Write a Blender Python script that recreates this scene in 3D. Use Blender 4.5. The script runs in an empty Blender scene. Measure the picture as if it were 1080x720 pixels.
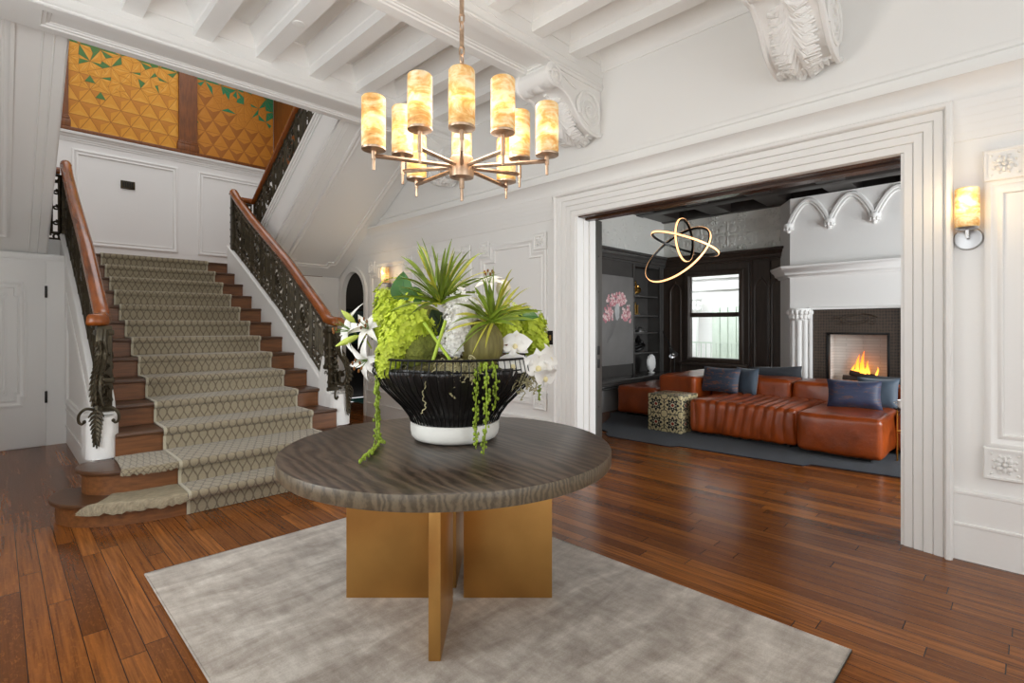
import bpy, math, random
from math import sin, cos, pi, sqrt, radians
from mathutils import Vector, Matrix, noise
random.seed(7)
S = bpy.context.scene
COL = S.collection
KS = 0.874            # everything is laid out with the eye at 1.52, then brought to real size
EYE = 1.52
V = Vector

def on(px, py, X=None, Y=None, Z=None):
    """a point of the 1080x720 photograph put on a real plane of the room"""
    u = (px - 540) / 545.0; v = (344 - py) / 770.7
    if X is not None: s = 2 * X / (1 + u)
    elif Y is not None: s = 2 * Y / (1 - u)
    else: s = (Z - EYE) / v
    return V((s * (1 + u) / 2, s * (1 - u) / 2, EYE + v * s))

def atd(px, py, s):
    u = (px - 540) / 545.0; v = (344 - py) / 770.7
    return V((s * (1 + u) / 2, s * (1 - u) / 2, EYE + v * s))

RT = V((1, -1, 0)) / sqrt(2); FW = V((1, 1, 0)) / sqrt(2); UP = V((0, 0, 1))
ORG = {}

class MB:
    def __init__(self): self.v = []; self.f = []; self.m = []; self.uv = {}
    def add(self, vs, fs, mi=0, uv=None):
        b = len(self.v); self.v += [tuple(p) for p in vs]
        for f in fs: self.f.append([i + b for i in f]); self.m.append(mi)
        if uv:
            for i, t in enumerate(uv): self.uv[b + i] = t
        return self
    def box(self, a, b, mi=0):
        x0, y0, z0 = (min(a[i], b[i]) for i in range(3)); x1, y1, z1 = (max(a[i], b[i]) for i in range(3))
        vs = [(x0,y0,z0),(x1,y0,z0),(x1,y1,z0),(x0,y1,z0),(x0,y0,z1),(x1,y0,z1),(x1,y1,z1),(x0,y1,z1)]
        return self.add(vs, [[0,3,2,1],[4,5,6,7],[0,1,5,4],[1,2,6,5],[2,3,7,6],[3,0,4,7]], mi)
    def obox(self, c, ax, ay, az, mi=0):
        """box about c with half-axis vectors"""
        c = V(c); ax = V(ax); ay = V(ay); az = V(az)
        vs = [c + ax*i + ay*j + az*k for k in (-1,1) for (i,j) in ((-1,-1),(1,-1),(1,1),(-1,1))]
        return self.add(vs, [[0,3,2,1],[4,5,6,7],[0,1,5,4],[1,2,6,5],[2,3,7,6],[3,0,4,7]], mi)
    def cbox(self, a, b, c=.006, mi=0):
        """box with chamfered edges"""
        lo = V([min(a[i], b[i]) for i in range(3)]); hi = V([max(a[i], b[i]) for i in range(3)])
        return self.rbox((lo+hi)/2, hi-lo, c, 1, mi=mi)
    def rbox(self, c, size, r, seg=2, n=(0,0,0), fn=None, mi=0):
        """rounded box; n extra divisions per axis; fn displaces each point"""
        c = V(c); h = V(size) / 2; r = min(r, min(h)*.99)
        def ticks(k):
            i = h[k] - r
            t = [(-i, -radians(45)*(1 - j/seg)) for j in range(seg)]
            m = n[k] + 1
            t += [(-i + 2*i*j/m, 0.0) for j in range(m+1)]
            t += [(i, radians(45)*((j+1)/seg)) for j in range(seg)]
            return t
        T = [ticks(0), ticks(1), ticks(2)]
        for ax in range(3):
            a1, a2 = (ax+1) % 3, (ax+2) % 3
            for sg in (-1, 1):
                vs = []; nu, nv = len(T[a1]), len(T[a2])
                for (p1, t1) in T[a1]:
                    for (p2, t2) in T[a2]:
                        d = V((0,0,0)); d[ax] = sg; d[a1] = math.tan(t1); d[a2] = math.tan(t2)
                        d.normalize()
                        p = V((0,0,0)); p[ax] = sg*(h[ax]-r); p[a1] = p1; p[a2] = p2
                        p = p + d*r
                        if fn: p = fn(p, d)
                        vs.append(p + c)
                fs = []
                for i in range(nu-1):
                    for j in range(nv-1):
                        q = [i*nv+j, (i+1)*nv+j, (i+1)*nv+j+1, i*nv+j+1]
                        fs.append(q if sg > 0 else q[::-1])
                self.add(vs, fs, mi)
        return self
    def prism(self, poly, d, mi=0):
        """poly: list of 3D points (planar), extruded by vector d"""
        n = len(poly); d = V(d); P = [V(p) for p in poly]
        nn = V((0,0,0))
        for i in range(n): nn += P[i].cross(P[(i+1) % n])
        if nn.dot(d) > 0: P = P[::-1]
        vs = P + [p + d for p in P]
        fs = [list(range(n)), list(range(2*n-1, n-1, -1))]
        fs += [[(i+1) % n, i, n+i, n+(i+1) % n] for i in range(n)]
        return self.add(vs, fs, mi)
    def tube(self, pts, r, k=6, mi=0, caps=True, closed=False, flat=None):
        P = [V(p) for p in pts]; n = len(P)
        if n < 2: return self
        R = r if callable(r) else None
        t0 = (P[1]-P[0]).normalized()
        up = V((0,0,1)) if abs(t0.z) < .9 else V((1,0,0))
        a = t0.cross(up).normalized(); vs = []
        for i in range(n):
            if closed: t = (P[(i+1) % n]-P[i-1])
            else: t = P[min(i+1,n-1)]-P[max(i-1,0)]
            if t.length < 1e-9: t = t0
            t.normalize(); a = (a - t*a.dot(t))
            if a.length < 1e-6: a = t.orthogonal()
            a.normalize(); b = t.cross(a)
            rr = R(i/(n-1)) if R else (r[i] if isinstance(r, (list, tuple)) else r)
            for j in range(k):
                an = 2*pi*j/k
                vs.append(P[i] + a*(cos(an)*rr) + b*(sin(an)*rr))
        fs = []
        for i in range(n if closed else n-1):
            for j in range(k):
                i2 = (i+1) % n
                fs.append([i*k+j, i*k+(j+1) % k, i2*k+(j+1) % k, i2*k+j])
        if caps and not closed:
            fs.append(list(range(k-1,-1,-1))); fs.append([(n-1)*k+j for j in range(k)])
        return self.add(vs, fs, mi)
    def lathe(self, prof, c, k=32, axis=None, mi=0, caps=True, fn=None):
        """prof: list of (radius, height) along axis from c"""
        c = V(c); ax = V(axis or (0,0,1)).normalized()
        a = ax.orthogonal().normalized() if abs(ax.z) < .99 else V((1,0,0)); b = ax.cross(a)
        vs = []; n = len(prof)
        for (r, h) in prof:
            for j in range(k):
                an = 2*pi*j/k; rr = fn(r, h, an) if fn else r
                vs.append(c + ax*h + a*(cos(an)*rr) + b*(sin(an)*rr))
        fs = [[i*k+j, i*k+(j+1) % k, (i+1)*k+(j+1) % k, (i+1)*k+j] for i in range(n-1) for j in range(k)]
        if caps:
            fs.append(list(range(k-1,-1,-1))); fs.append([(n-1)*k+j for j in range(k)])
        return self.add(vs, fs, mi)
    def ball(self, c, r, nu=12, nv=8, fn=None, mi=0):
        c = V(c); r = V((r,r,r)) if not hasattr(r, '__len__') else V(r)
        vs = [c + V((0,0,-r.z))]; 
        for i in range(1, nv):
            th = -pi/2 + pi*i/nv
            for j in range(nu):
                an = 2*pi*j/nu; d = V((cos(th)*cos(an), cos(th)*sin(an), sin(th)))
                f = fn(d) if fn else 1
                vs.append(c + V((d.x*r.x, d.y*r.y, d.z*r.z))*f)
        vs.append(c + V((0,0,r.z)))
        fs = [[0, 1+(j+1) % nu, 1+j] for j in range(nu)]
        for i in range(nv-2):
            for j in range(nu):
                a = 1+i*nu
                fs.append([a+j, a+(j+1) % nu, a+nu+(j+1) % nu, a+nu+j])
        a = 1+(nv-2)*nu; t = len(vs)-1
        fs += [[a+j, a+(j+1) % nu, t] for j in range(nu)]
        return self.add(vs, fs, mi)
    def grid(self, fn, nu, nv, mi=0, uvf=None, flip=False):
        vs = [fn(i/nu, j/nv) for i in range(nu+1) for j in range(nv+1)]
        uv = [uvf(i/nu, j/nv) for i in range(nu+1) for j in range(nv+1)] if uvf else None
        fs = []
        for i in range(nu):
            for j in range(nv):
                q = [i*(nv+1)+j, (i+1)*(nv+1)+j, (i+1)*(nv+1)+j+1, i*(nv+1)+j+1]
                fs.append(q[::-1] if flip else q)
        return self.add(vs, fs, mi, uv)
    def sweep(self, path, prof, nrm, closed=False, mi=0):
        """moulding: profile points (a in-plane offset to the left of the path, b along nrm), mitred"""
        P = [V(p) for p in path]; n = len(P); nrm = V(nrm).normalized(); vs = []; k = len(prof)
        for i in range(n):
            if closed: d0 = (P[i]-P[i-1]).normalized(); d1 = (P[(i+1) % n]-P[i]).normalized()
            else:
                d1 = (P[min(i+1,n-1)]-P[min(i,n-2)]).normalized()
                d0 = (P[max(i,1)]-P[max(i-1,0)]).normalized()
            l0 = nrm.cross(d0); l1 = nrm.cross(d1)
            m = (l0 + l1)
            m = m / max(m.dot(l0), .2) if m.length > 1e-6 else l0
            for (a, b) in prof: vs.append(P[i] + m*a + nrm*b)
        fs = []
        for i in range(n if closed else n-1):
            i2 = (i+1) % n
            for j in range(k-1): fs.append([i*k+j, i2*k+j, i2*k+j+1, i*k+j+1])
        if not closed:
            fs.append(list(range(k))); fs.append([(n-1)*k+j for j in range(k-1,-1,-1)])
        return self.add(vs, fs, mi)
    def merge(self, o):
        b = len(self.v); self.v += o.v
        self.f += [[i+b for i in f] for f in o.f]; self.m += o.m
        for i, t in o.uv.items(): self.uv[i+b] = t
        return self
    def xf(self, M):
        self.v = [tuple(M @ V(p)) for p in self.v]; return self
    def build(self, name, mats, parent=None, org=None, ang=35):
        if not isinstance(mats, (list, tuple)): mats = [mats]
        if parent is not None: o0 = ORG[parent.name]
        else: o0 = V(org) if org is not None else V((0,0,0))
        me = bpy.data.meshes.new(name)
        me.from_pydata([tuple(V(p)-o0) for p in self.v], [], self.f)
        for mt in mats: me.materials.append(mt)
        if len(mats) > 1:
            me.polygons.foreach_set('material_index', self.m)
        if self.uv:
            ul = me.uv_layers.new(name='UVMap')
            for lp in me.loops: ul.data[lp.index].uv = self.uv.get(lp.vertex_index, (0,0))
        me.validate()
        me.polygons.foreach_set('use_smooth', [True]*len(me.polygons))
        me.set_sharp_from_angle(angle=radians(ang))
        me.update()
        o = bpy.data.objects.new(name, me); COL.objects.link(o)
        if parent is not None: o.parent = parent
        else: o.location = o0
        ORG[o.name] = o0
        return o

def thing(name, label, cat, loc=(0,0,0), group=None):
    o = bpy.data.objects.new(name, None); COL.objects.link(o); o.location = loc
    o.empty_display_size = .1
    o['label'] = label; o['category'] = cat
    if group: o['group'] = group
    ORG[o.name] = V(loc); return o
def tag(o, label, cat, group=None, kind=None):
    o['label'] = label; o['category'] = cat
    if group: o['group'] = group
    if kind: o['kind'] = kind
    return o
def struct(o, label=None, cat=None):
    o['kind'] = 'structure'
    if label: o['label'] = label
    if cat: o['category'] = cat
    return o

# ---------------------------------------------------------------- materials
def lin(c):
    f = lambda x: x/12.92 if x <= .04045 else ((x+.055)/1.055)**2.4
    return tuple(f(i/255) for i in c) + (1,)
def mat(name, rgb, rough=.5, metal=0, spec=.5, vary=0, vscale=6, bump=0, bscale=40, emit=0, coat=0, ecol=None, stretch=None, sheen=0):
    m = bpy.data.materials.new(name); m.use_nodes = True
    nt = m.node_tree; b = nt.nodes['Principled BSDF']; c = lin(rgb)
    b.inputs['Base Color'].default_value = c
    b.inputs['Roughness'].default_value = rough; b.inputs['Metallic'].default_value = metal
    b.inputs['Specular IOR Level'].default_value = spec
    if coat: b.inputs['Coat Weight'].default_value = coat; b.inputs['Coat Roughness'].default_value = .15
    if sheen: b.inputs['Sheen Weight'].default_value = sheen
    if emit:
        b.inputs['Emission Color'].default_value = lin(ecol or rgb); b.inputs['Emission Strength'].default_value = emit
    tc = nt.nodes.new('ShaderNodeTexCoord'); mp = nt.nodes.new('ShaderNodeMapping')
    nt.links.new(tc.outputs['Object'], mp.inputs['Vector'])
    if stretch: mp.inputs['Scale'].default_value = stretch
    if vary:
        n = nt.nodes.new('ShaderNodeTexNoise'); n.inputs['Scale'].default_value = vscale; n.inputs['Detail'].default_value = 6
        nt.links.new(mp.outputs[0], n.inputs['Vector'])
        r = nt.nodes.new('ShaderNodeValToRGB'); e = r.color_ramp.elements
        e[0].position = .3; e[1].position = .7
        e[0].color = tuple(x*(1-vary) for x in c[:3]) + (1,); e[1].color = tuple(min(1, x*(1+vary)) for x in c[:3]) + (1,)
        nt.links.new(n.outputs['Fac'], r.inputs['Fac']); nt.links.new(r.outputs['Color'], b.inputs['Base Color'])
    if bump:
        n2 = nt.nodes.new('ShaderNodeTexNoise'); n2.inputs['Scale'].default_value = bscale; n2.inputs['Detail'].default_value = 4
        nt.links.new(mp.outputs[0], n2.inputs['Vector'])
        bp = nt.nodes.new('ShaderNodeBump'); bp.inputs['Strength'].default_value = bump; bp.inputs['Distance'].default_value = .02
        nt.links.new(n2.outputs['Fac'], bp.inputs['Height']); nt.links.new(bp.outputs['Normal'], b.inputs['Normal'])
    return m
class NT:
    """short-hand for wiring nodes"""
    def __init__(s, m): s.t = m.node_tree; s.b = s.t.nodes['Principled BSDF']
    def n(s, ty, **kw):
        x = s.t.nodes.new('ShaderNode'+ty)
        for k, v in kw.items(): setattr(x, k, v)
        return x
    def l(s, a, b): s.t.links.new(a, b)
    def math(s, op, a, b=None, c=None):
        x = s.n('Math', operation=op)
        for i, q in enumerate((a, b, c)):
            if q is None: continue
            if isinstance(q, (int, float)): x.inputs[i].default_value = q
            else: s.l(q, x.inputs[i])
        return x.outputs[0]
    def mix(s, f, a, b, mode='MIX'):
        x = s.n('Mix', data_type='RGBA', blend_type=mode)
        for sock, q in ((x.inputs[0], f), (x.inputs[6], a), (x.inputs[7], b)):
            if isinstance(q, (int, float)): sock.default_value = q
            elif isinstance(q, tuple): sock.default_value = q
            else: s.l(q, sock)
        return x.outputs[2]
    def ramp(s, f, stops):
        r = s.n('ValToRGB'); el = r.color_ramp.elements
        while len(el) < len(stops): el.new(.5)
        for e, (p, c) in zip(el, stops): e.position = p; e.color = c
        s.l(f, r.inputs[0]); return r.outputs[0]
    def obj(s, scale=(1,1,1), rot=(0,0,0)):
        tc = s.n('TexCoord'); mp = s.n('Mapping'); mp.inputs['Scale'].default_value = scale; mp.inputs['Rotation'].default_value = rot
        s.l(tc.outputs['Object'], mp.inputs[0]); return mp.outputs[0]
    def uv(s, scale=(1,1,1)):
        tc = s.n('TexCoord'); mp = s.n('Mapping'); mp.inputs['Scale'].default_value = scale
        s.l(tc.outputs['UV'], mp.inputs[0]); return mp.outputs[0]
    def noise(s, vec, scale, det=5, rough=.5, dist=0):
        x = s.n('TexNoise'); x.inputs['Scale'].default_value = scale; x.inputs['Detail'].default_value = det
        x.inputs['Roughness'].default_value = rough; x.inputs['Distortion'].default_value = dist
        s.l(vec, x.inputs['Vector']); return x.outputs['Fac']
    def sep(s, vec):
        x = s.n('SeparateXYZ'); s.l(vec, x.inputs[0]); return x.outputs
    def bump(s, h, st=.3, d=.01):
        x = s.n('Bump'); x.inputs['Strength'].default_value = st; x.inputs['Distance'].default_value = d
        s.l(h, x.inputs['Height']); s.l(x.outputs[0], s.b.inputs['Normal'])

WHITE = mat('white_paint', (238,237,234), .42, bump=.03, bscale=60)
WHITE2 = mat('white_plaster', (240,239,236), .6, bump=.08, bscale=50)
DARKP = mat('dark_stained_panelling', (62,52,45), .3, vary=.25, vscale=3, stretch=(8,8,1))
CHAR = mat('charcoal_lacquer', (76,74,72), .24, vary=.12, vscale=4)
IRON = mat('patinated_iron', (66,58,42), .42, metal=.55, vary=.4, vscale=14)
RAILW = mat('polished_rail_wood', (136,70,20), .26, vary=.4, vscale=4, stretch=(5,1,1), coat=.2)
TREADW = mat('stair_oak', (116,72,38), .42, vary=.3, vscale=5, stretch=(1,9,9))
TREADD = mat('stair_tread_oak', (80,51,29), .38, vary=.25, vscale=5, stretch=(1,9,9))
PILW = mat('pilaster_mahogany', (120,66,16), .42, vary=.3, vscale=5, stretch=(8,8,1))
BRASS = mat('brushed_brass', (186,132,58), .34, metal=1, vary=.08, vscale=30, stretch=(1,1,20))
BRONZE = mat('antique_bronze', (190,164,140), .4, metal=1, vary=.25, vscale=30)
BLACKM = mat('black_metal', (22,21,20), .38, metal=.4)
SILVER = mat('satin_silver', (190,190,190), .3, metal=1)
GOLD = mat('aged_gold', (190,150,80), .3, metal=1)
BLACK = mat('matt_black', (16,15,15), .6)

def wood_floor():
    m = mat('oak_strip_floor', (110,58,24), .24, spec=.27); k = NT(m)
    vec = k.obj(); s = k.sep(vec)
    W = .088; L = 1.3
    row = k.math('FLOOR', k.math('DIVIDE', s[0], W))
    wn = k.n('TexWhiteNoise', noise_dimensions='1D'); k.l(row, wn.inputs['W'])
    yy = k.math('ADD', k.math('DIVIDE', s[1], L), k.math('MULTIPLY', wn.outputs['Value'], 7.3))
    cell = k.math('FLOOR', yy)
    cb = k.n('CombineXYZ'); k.l(row, cb.inputs[0]); k.l(cell, cb.inputs[1])
    w2 = k.n('TexWhiteNoise', noise_dimensions='2D'); k.l(cb.outputs[0], w2.inputs['Vector'])
    tone = w2.outputs['Value']
    base = k.ramp(tone, [(0, lin((100,56,23))), (.3, lin((132,77,32))), (.7, lin((148,88,38))), (1, lin((172,106,48)))])
    off = k.n('CombineXYZ'); k.l(k.math('MULTIPLY', tone, 40), off.inputs[0]); k.l(k.math('MULTIPLY', tone, 17), off.inputs[1])
    va = k.n('VectorMath', operation='ADD'); k.l(vec, va.inputs[0]); k.l(off.outputs[0], va.inputs[1])
    mp = k.n('Mapping'); mp.inputs['Scale'].default_value = (30,.9,1); k.l(va.outputs[0], mp.inputs[0])
    g = k.noise(mp.outputs[0], 2.2, 7, .6, .6)
    mp2 = k.n('Mapping'); mp2.inputs['Scale'].default_value = (26,9,1); k.l(va.outputs[0], mp2.inputs[0])
    g2 = k.noise(mp2.outputs[0], 3, 3, .5, 1.5)
    c1 = k.mix(k.ramp(g, [(.34,(0,0,0,1)),(.74,(1,1,1,1))]), base, lin((82,44,18)))
    c2 = k.mix(k.ramp(g2, [(.54,(0,0,0,1)),(.74,(.3,.3,.3,1))]), c1, lin((176,108,46)))
    fx = k.math('FRACT', k.math('DIVIDE', s[0], W)); fy = k.math('FRACT', yy)
    e1 = k.math('LESS_THAN', k.math('ABSOLUTE', k.math('SUBTRACT', fx, .5)), .482)
    e2 = k.math('LESS_THAN', k.math('ABSOLUTE', k.math('SUBTRACT', fy, .5)), .4985)
    gap = k.math('MULTIPLY', e1, e2)
    k.l(k.mix(gap, lin((30,14,7)), c2), k.b.inputs['Base Color'])
    k.l(k.math('ADD', k.math('MULTIPLY', g, .12), .17), k.b.inputs['Roughness'])
    hh = k.math('ADD', k.math('MULTIPLY', gap, 1.0), k.math('MULTIPLY', g2, .12))
    k.bump(hh, .18, .004)
    return m
FLOORM = wood_floor()

def area(name, loc, rot, sx, sy, power, col=(1,1,1), spread=180):
    l = bpy.data.lights.new(name, 'AREA'); l.shape = 'RECTANGLE'; l.size = sx; l.size_y = sy; l.energy = power; l.color = col
    l.spread = radians(spread)
    o = bpy.data.objects.new(name, l); COL.objects.link(o); o.location = loc; o.rotation_euler = rot; return o
def point(name, loc, power, col=(1,.75,.45), r=.05):
    l = bpy.data.lights.new(name, 'POINT'); l.energy = power; l.color = col; l.shadow_soft_size = r
    o = bpy.data.objects.new(name, l); COL.objects.link(o); o.location = loc; return o
# ---------------------------------------------------------------- floor, walls
XR = 4.48                         # wall with the wide opening
XL = -1.25; YB = -3.4
struct(MB().box((XL-.2, YB-.2, -.1), (10.2, 9.6, 0)).build('floor', FLOORM))

TN = [0]
def trim(mb, m=None, name=None):
    TN[0] += 1
    return struct(mb.build(name or 'trim_%d' % TN[0], m or WHITE))

O0, O1, OT = .612, 3.49, 2.727     # opening: right edge, left edge, head
AR0, AR1, ARZ = 8.04, 8.84, 2.05   # arch opening and its springing height
def arch_pts(y0, y1, zs, n=16, rise=None):
    c = (y0+y1)/2; r = (y1-y0)/2; rise = rise or r
    return [(c + r*cos(pi*i/n), zs + rise*sin(pi*i/n)) for i in range(n+1)]
w = MB()
w.box((XR, YB, 0), (XR+.3, O0, 4.6))
w.box((XR, O0, OT), (XR+.3, O1, 4.6))
w.box((XR, O1, 0), (XR+.3, 7.5, 4.6))
w.box((XR, 7.5, 0), (XR+.06, AR0, 4.6))
w.box((XR, AR1, 0), (XR+.06, 12, 7.6))
w.box((XR, 5.83, 4.6), (XR+.06, AR1, 7.6))
ap = arch_pts(AR0, AR1, ARZ, 16, .43)
poly = [(XR, AR0, 4.6)] + [(XR, y, z) for (y, z) in ap[::-1]] + [(XR, AR1, 4.6)]
w.prism(poly, (.06, 0, 0))
struct(w.build('wall_right', WHITE))
# wall behind the camera and the left wall, unseen; their tall windows are added for light
w = MB()
for a, b in ((XL, -.6), (1.4, 2.0), (4.0, XR+.3)): w.box((a, YB-.25, 0), (b, YB, 4.6))
for a, b in ((-.6, 1.4), (2.0, 4.0)):
    w.box((a, YB-.25, 0), (b, YB, .7)); w.box((a, YB-.25, 3.5), (b, YB, 4.6))
struct(w.build('wall_behind', WHITE))
w = MB()
for a, b in ((YB, -2.4), (-.9, .1), (1.7, 2.7), (4.5, 12)): w.box((XL-.25, a, 0), (XL, b, 7.6))
for a, b in ((-2.4, -.9), (.1, 1.7), (2.7, 4.5)):
    w.box((XL-.25, a, 0), (XL, b, .7)); w.box((XL-.25, a, 3.5), (XL, b, 7.6))
struct(w.build('wall_left', WHITE))
def sash(i, a, b, dx, dy):
    """mullioned sash window in an opening; a,b opposite corners, runs along dx or dy"""
    fr = MB(); a = V(a); b = V(b); L = (b.xy-a.xy).length; d = V((dx, dy, 0)); n = V((-dy, dx, 0))
    H = b.z-a.z
    def bar(u0, u1, z0, z1, t=.03):
        c = a + d*((u0+u1)/2) + V((0,0,(z0+z1)/2))
        fr.obox(c, d*((u1-u0)/2), n*t, V((0,0,(z1-z0)/2)))
    bar(0,.06,0,H); bar(L-.06,L,0,H); bar(.06,L-.06,0,.06); bar(.06,L-.06,H-.06,H); bar(.06,L-.06,H/2-.03,H/2+.03)
    bar(L/2-.02,L/2+.02,.06,H-.06,.02)
    o = struct(fr.build('window_%d' % i, WHITE))
    return o
sash(1, (-.6,YB-.1,.7), (1.4,YB-.1,3.5), 1, 0); sash(2, (2.0,YB-.1,.7), (4.0,YB-.1,3.5), 1, 0)
sash(3, (XL-.1,-2.4,.7), (XL-.1,-.9,3.5), 0, 1); sash(4, (XL-.1,.1,.7), (XL-.1,1.7,3.5), 0, 1); sash(7, (XL-.1,2.7,.7), (XL-.1,4.5,3.5), 0, 1)  # added left-wall windows; the far one brightens the area under the stairs

# ---- ceiling with beams and joists
ZC = 4.40; ZB = 3.99; ZJ = 4.155
struct(MB().box((XL, YB, ZC), (XR+.3, 5.83, ZC+.2)).build('ceiling', WHITE))
struct(MB().box((XL, 5.83, 7.4), (XR+.3, 12.2, 7.6)).build('ceiling_stair_hall', WHITE))
BEAMS = {'A': (5.36, 5.83), 'B': (3.146, 3.585), 'C': (.98, 1.42)}
lab = {'A': 'white panelled ceiling beam across the stair opening', 'B': 'white panelled ceiling beam behind the chandelier', 'C': 'white panelled ceiling beam nearest the viewer'}
for kx, (y0, y1) in BEAMS.items():
    b = MB()
    b.box((XL, y0, ZB+.03), (XR, y1, ZC))
    # soffit: a raised border and a recessed panel with a stepped moulding
    b.box((XL, y0, ZB), (XR, y0+.07, ZB+.03)); b.box((XL, y1-.07, ZB), (XR, y1, ZB+.03))
    x0 = .24 if kx == 'A' else -.6; x1 = 3.72
    b.box((XL, y0+.07, ZB), (x0, y1-.07, ZB+.03)); b.box((x1, y0+.07, ZB), (XR, y1-.07, ZB+.03))
    P = [(x0, y0+.07, ZB+.03), (x1, y0+.07, ZB+.03), (x1, y1-.07, ZB+.03), (x0, y1-.07, ZB+.03)]
    b.sweep(P[::-1], [(0,.03),(.02,.03),(.028,.018),(.05,.018),(.058,.006),(.075,.006),(.08,0)], (0,0,-1), closed=True)
    # face beads
    for sgn, yf in ((-1, y0), (1, y1)):
        b.sweep([(XL, yf, ZB), (XR, yf, ZB)] if sgn < 0 else [(XR, yf, ZB), (XL, yf, ZB)],
                [(.004,-.004),(.004,.012),(.018,.016),(.03,.006),(.05,.004),(.05,-.01)], (0,sgn,0))
        b.sweep([(XL, yf, ZJ), (XR, yf, ZJ)] if sgn < 0 else [(XR, yf, ZJ), (XL, yf, ZJ)],
                [(-.055,-.01),(-.055,.006),(-.045,.006),(-.045,-.01)], (0,sgn,0))
        # crown in the joist pockets
        b.sweep([(XL, yf, ZC), (XR, yf, ZC)] if sgn < 0 else [(XR, yf, ZC), (XL, yf, ZC)],
                [(-.17,-.01),(-.17,.012),(-.14,.022),(-.12,.03),(-.06,.075),(-.03,.1),(-.02,.115),(.0,.115)], (0,sgn,0))
    struct(b.build('ceiling_beam', WHITE), lab[kx], 'beam')
# joists running between the beams
spans = [(YB, .98), (1.42, 3.146), (3.585, 5.36)]
for (a, bb) in spans:
    for i in range(10):
        xc = 4.0 - .53*i
        if xc < XL+.1: continue
        j = MB(); y0 = a-.001; d = (0, bb-a+.002, 0)
        pr = [(-.073,ZJ),(.073,ZJ),(.073,ZC-.16),(.085,ZC-.15),(.085,ZC-.13),(.11,ZC-.09),(.15,ZC-.045),(.165,ZC-.03),(.165,ZC),
              (-.165,ZC),(-.165,ZC-.03),(-.15,ZC-.045),(-.11,ZC-.09),(-.085,ZC-.13),(-.085,ZC-.15),(-.073,ZC-.16)]
        j.prism([(xc+x, y0, z) for x, z in pr], d)
        struct(j.build('ceiling_joist', WHITE))
# crown along the opening wall between the beams
for (a, bb) in spans:
    t = MB(); t.sweep([(XR, bb, ZC), (XR, a, ZC)], [(-.24,-.01),(-.24,.012),(-.2,.02),(-.18,.03),(-.1,.09),(-.06,.13),(-.04,.15),(0,.15)], (-1,0,0))
    trim(t)
# ---- the frieze of stepped boards and cove that runs round the opening wall
YE = 9.0
cove = [(0,-.005),(0,.05),(.012,.054),(.024,.05),(.05,.052),(.085,.064),(.12,.088),(.145,.115),(.15,.13),(.178,.13),(.18,-.005)]
t = MB(); t.sweep([(XR, YE, 2.975), (XR, YB, 2.975)], cove, (-1,0,0)); 
trim(t)
t = MB(); t.sweep([(XR, YE, 3.30), (XR, YB, 3.30)], [(-.0,-.005),(0,.018),(-.02,.024),(-.04,.018),(-.05,-.005)], (-1,0,0)); trim(t)
def boards(y0, y1):
    t = MB(); pr = []
    z = 2.73
    for i in range(5):
        pr += [(z-2.73, .012+.009*i), (z-2.73+.049, .017+.009*i)]; z += .049
    pr = [(0,-.005)] + pr + [(.245,-.005)]
    t.sweep([(XR, y1, 2.73), (XR, y0, 2.73)], pr, (-1,0,0)); trim(t)
boards(YB, .372); boards(3.79, YE)
# baseboards with two lines
def base(path, nrm, name):
    t = MB(); t.sweep(path, [(0,-.004),(0,.03),(.22,.03),(.225,.036),(.238,.036),(.243,.024),(.425,.024),(.43,.03),(.445,.03),(.455,.012),(.455,-.004)], nrm)
    return struct(t.build(name, WHITE))
base([(XR, .372, 0), (XR, YB, 0)], (-1,0,0), 'baseboard_right')
base([(XR, 7.93, 0), (XR, 3.79, 0)], (-1,0,0), 'baseboard_middle')
# stepped casing of the wide opening (mitred)
t = MB()
cp = [(-.012,-.02)]
for i in range(4):
    cp += [(.0+.055*i, .022+.013*i), (.055*(i+1)-.008, .028+.013*i), (.055*(i+1)-.004, .02+.013*i)]
cp += [(.222,.085),(.232,.094),(.252,.094),(.262,.08),(.262,-.004)]
pth = [(XR, O1, 0), (XR, O1, OT), (XR, O0, OT), (XR, O0, 0)]
# path runs up the left jamb, across, down the right; nrm x dir must point away from the opening
t.sweep(pth, cp, (-1,0,0))
struct(t.build('door_1', WHITE), 'wide white stepped casing framing the opening to the living room', 'door frame')
# jamb lining and the dark pocket-door edge
t = MB()
t.box((XR-.01, O1-.02, 0), (XR+.3, O1, OT)); t.box((XR-.01, O0, 0), (XR+.3, O0+.02, OT))
t.box((XR+.1, O1-.032, 0), (XR+.13, O1-.018, OT)); t.box((XR+.2, O1-.04, 0), (XR+.3, O1-.018, OT))
trim(t)
t = MB(); t.box((XR+.012, O0+.001, OT-.022), (XR+.3, O1-.001, OT-.002)); t.box((XR+.12, O0+.001, OT-.04), (XR+.2, O1-.001, OT-.02)); trim(t, mat('dark_track_wood', (70,44,28), .25))
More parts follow.
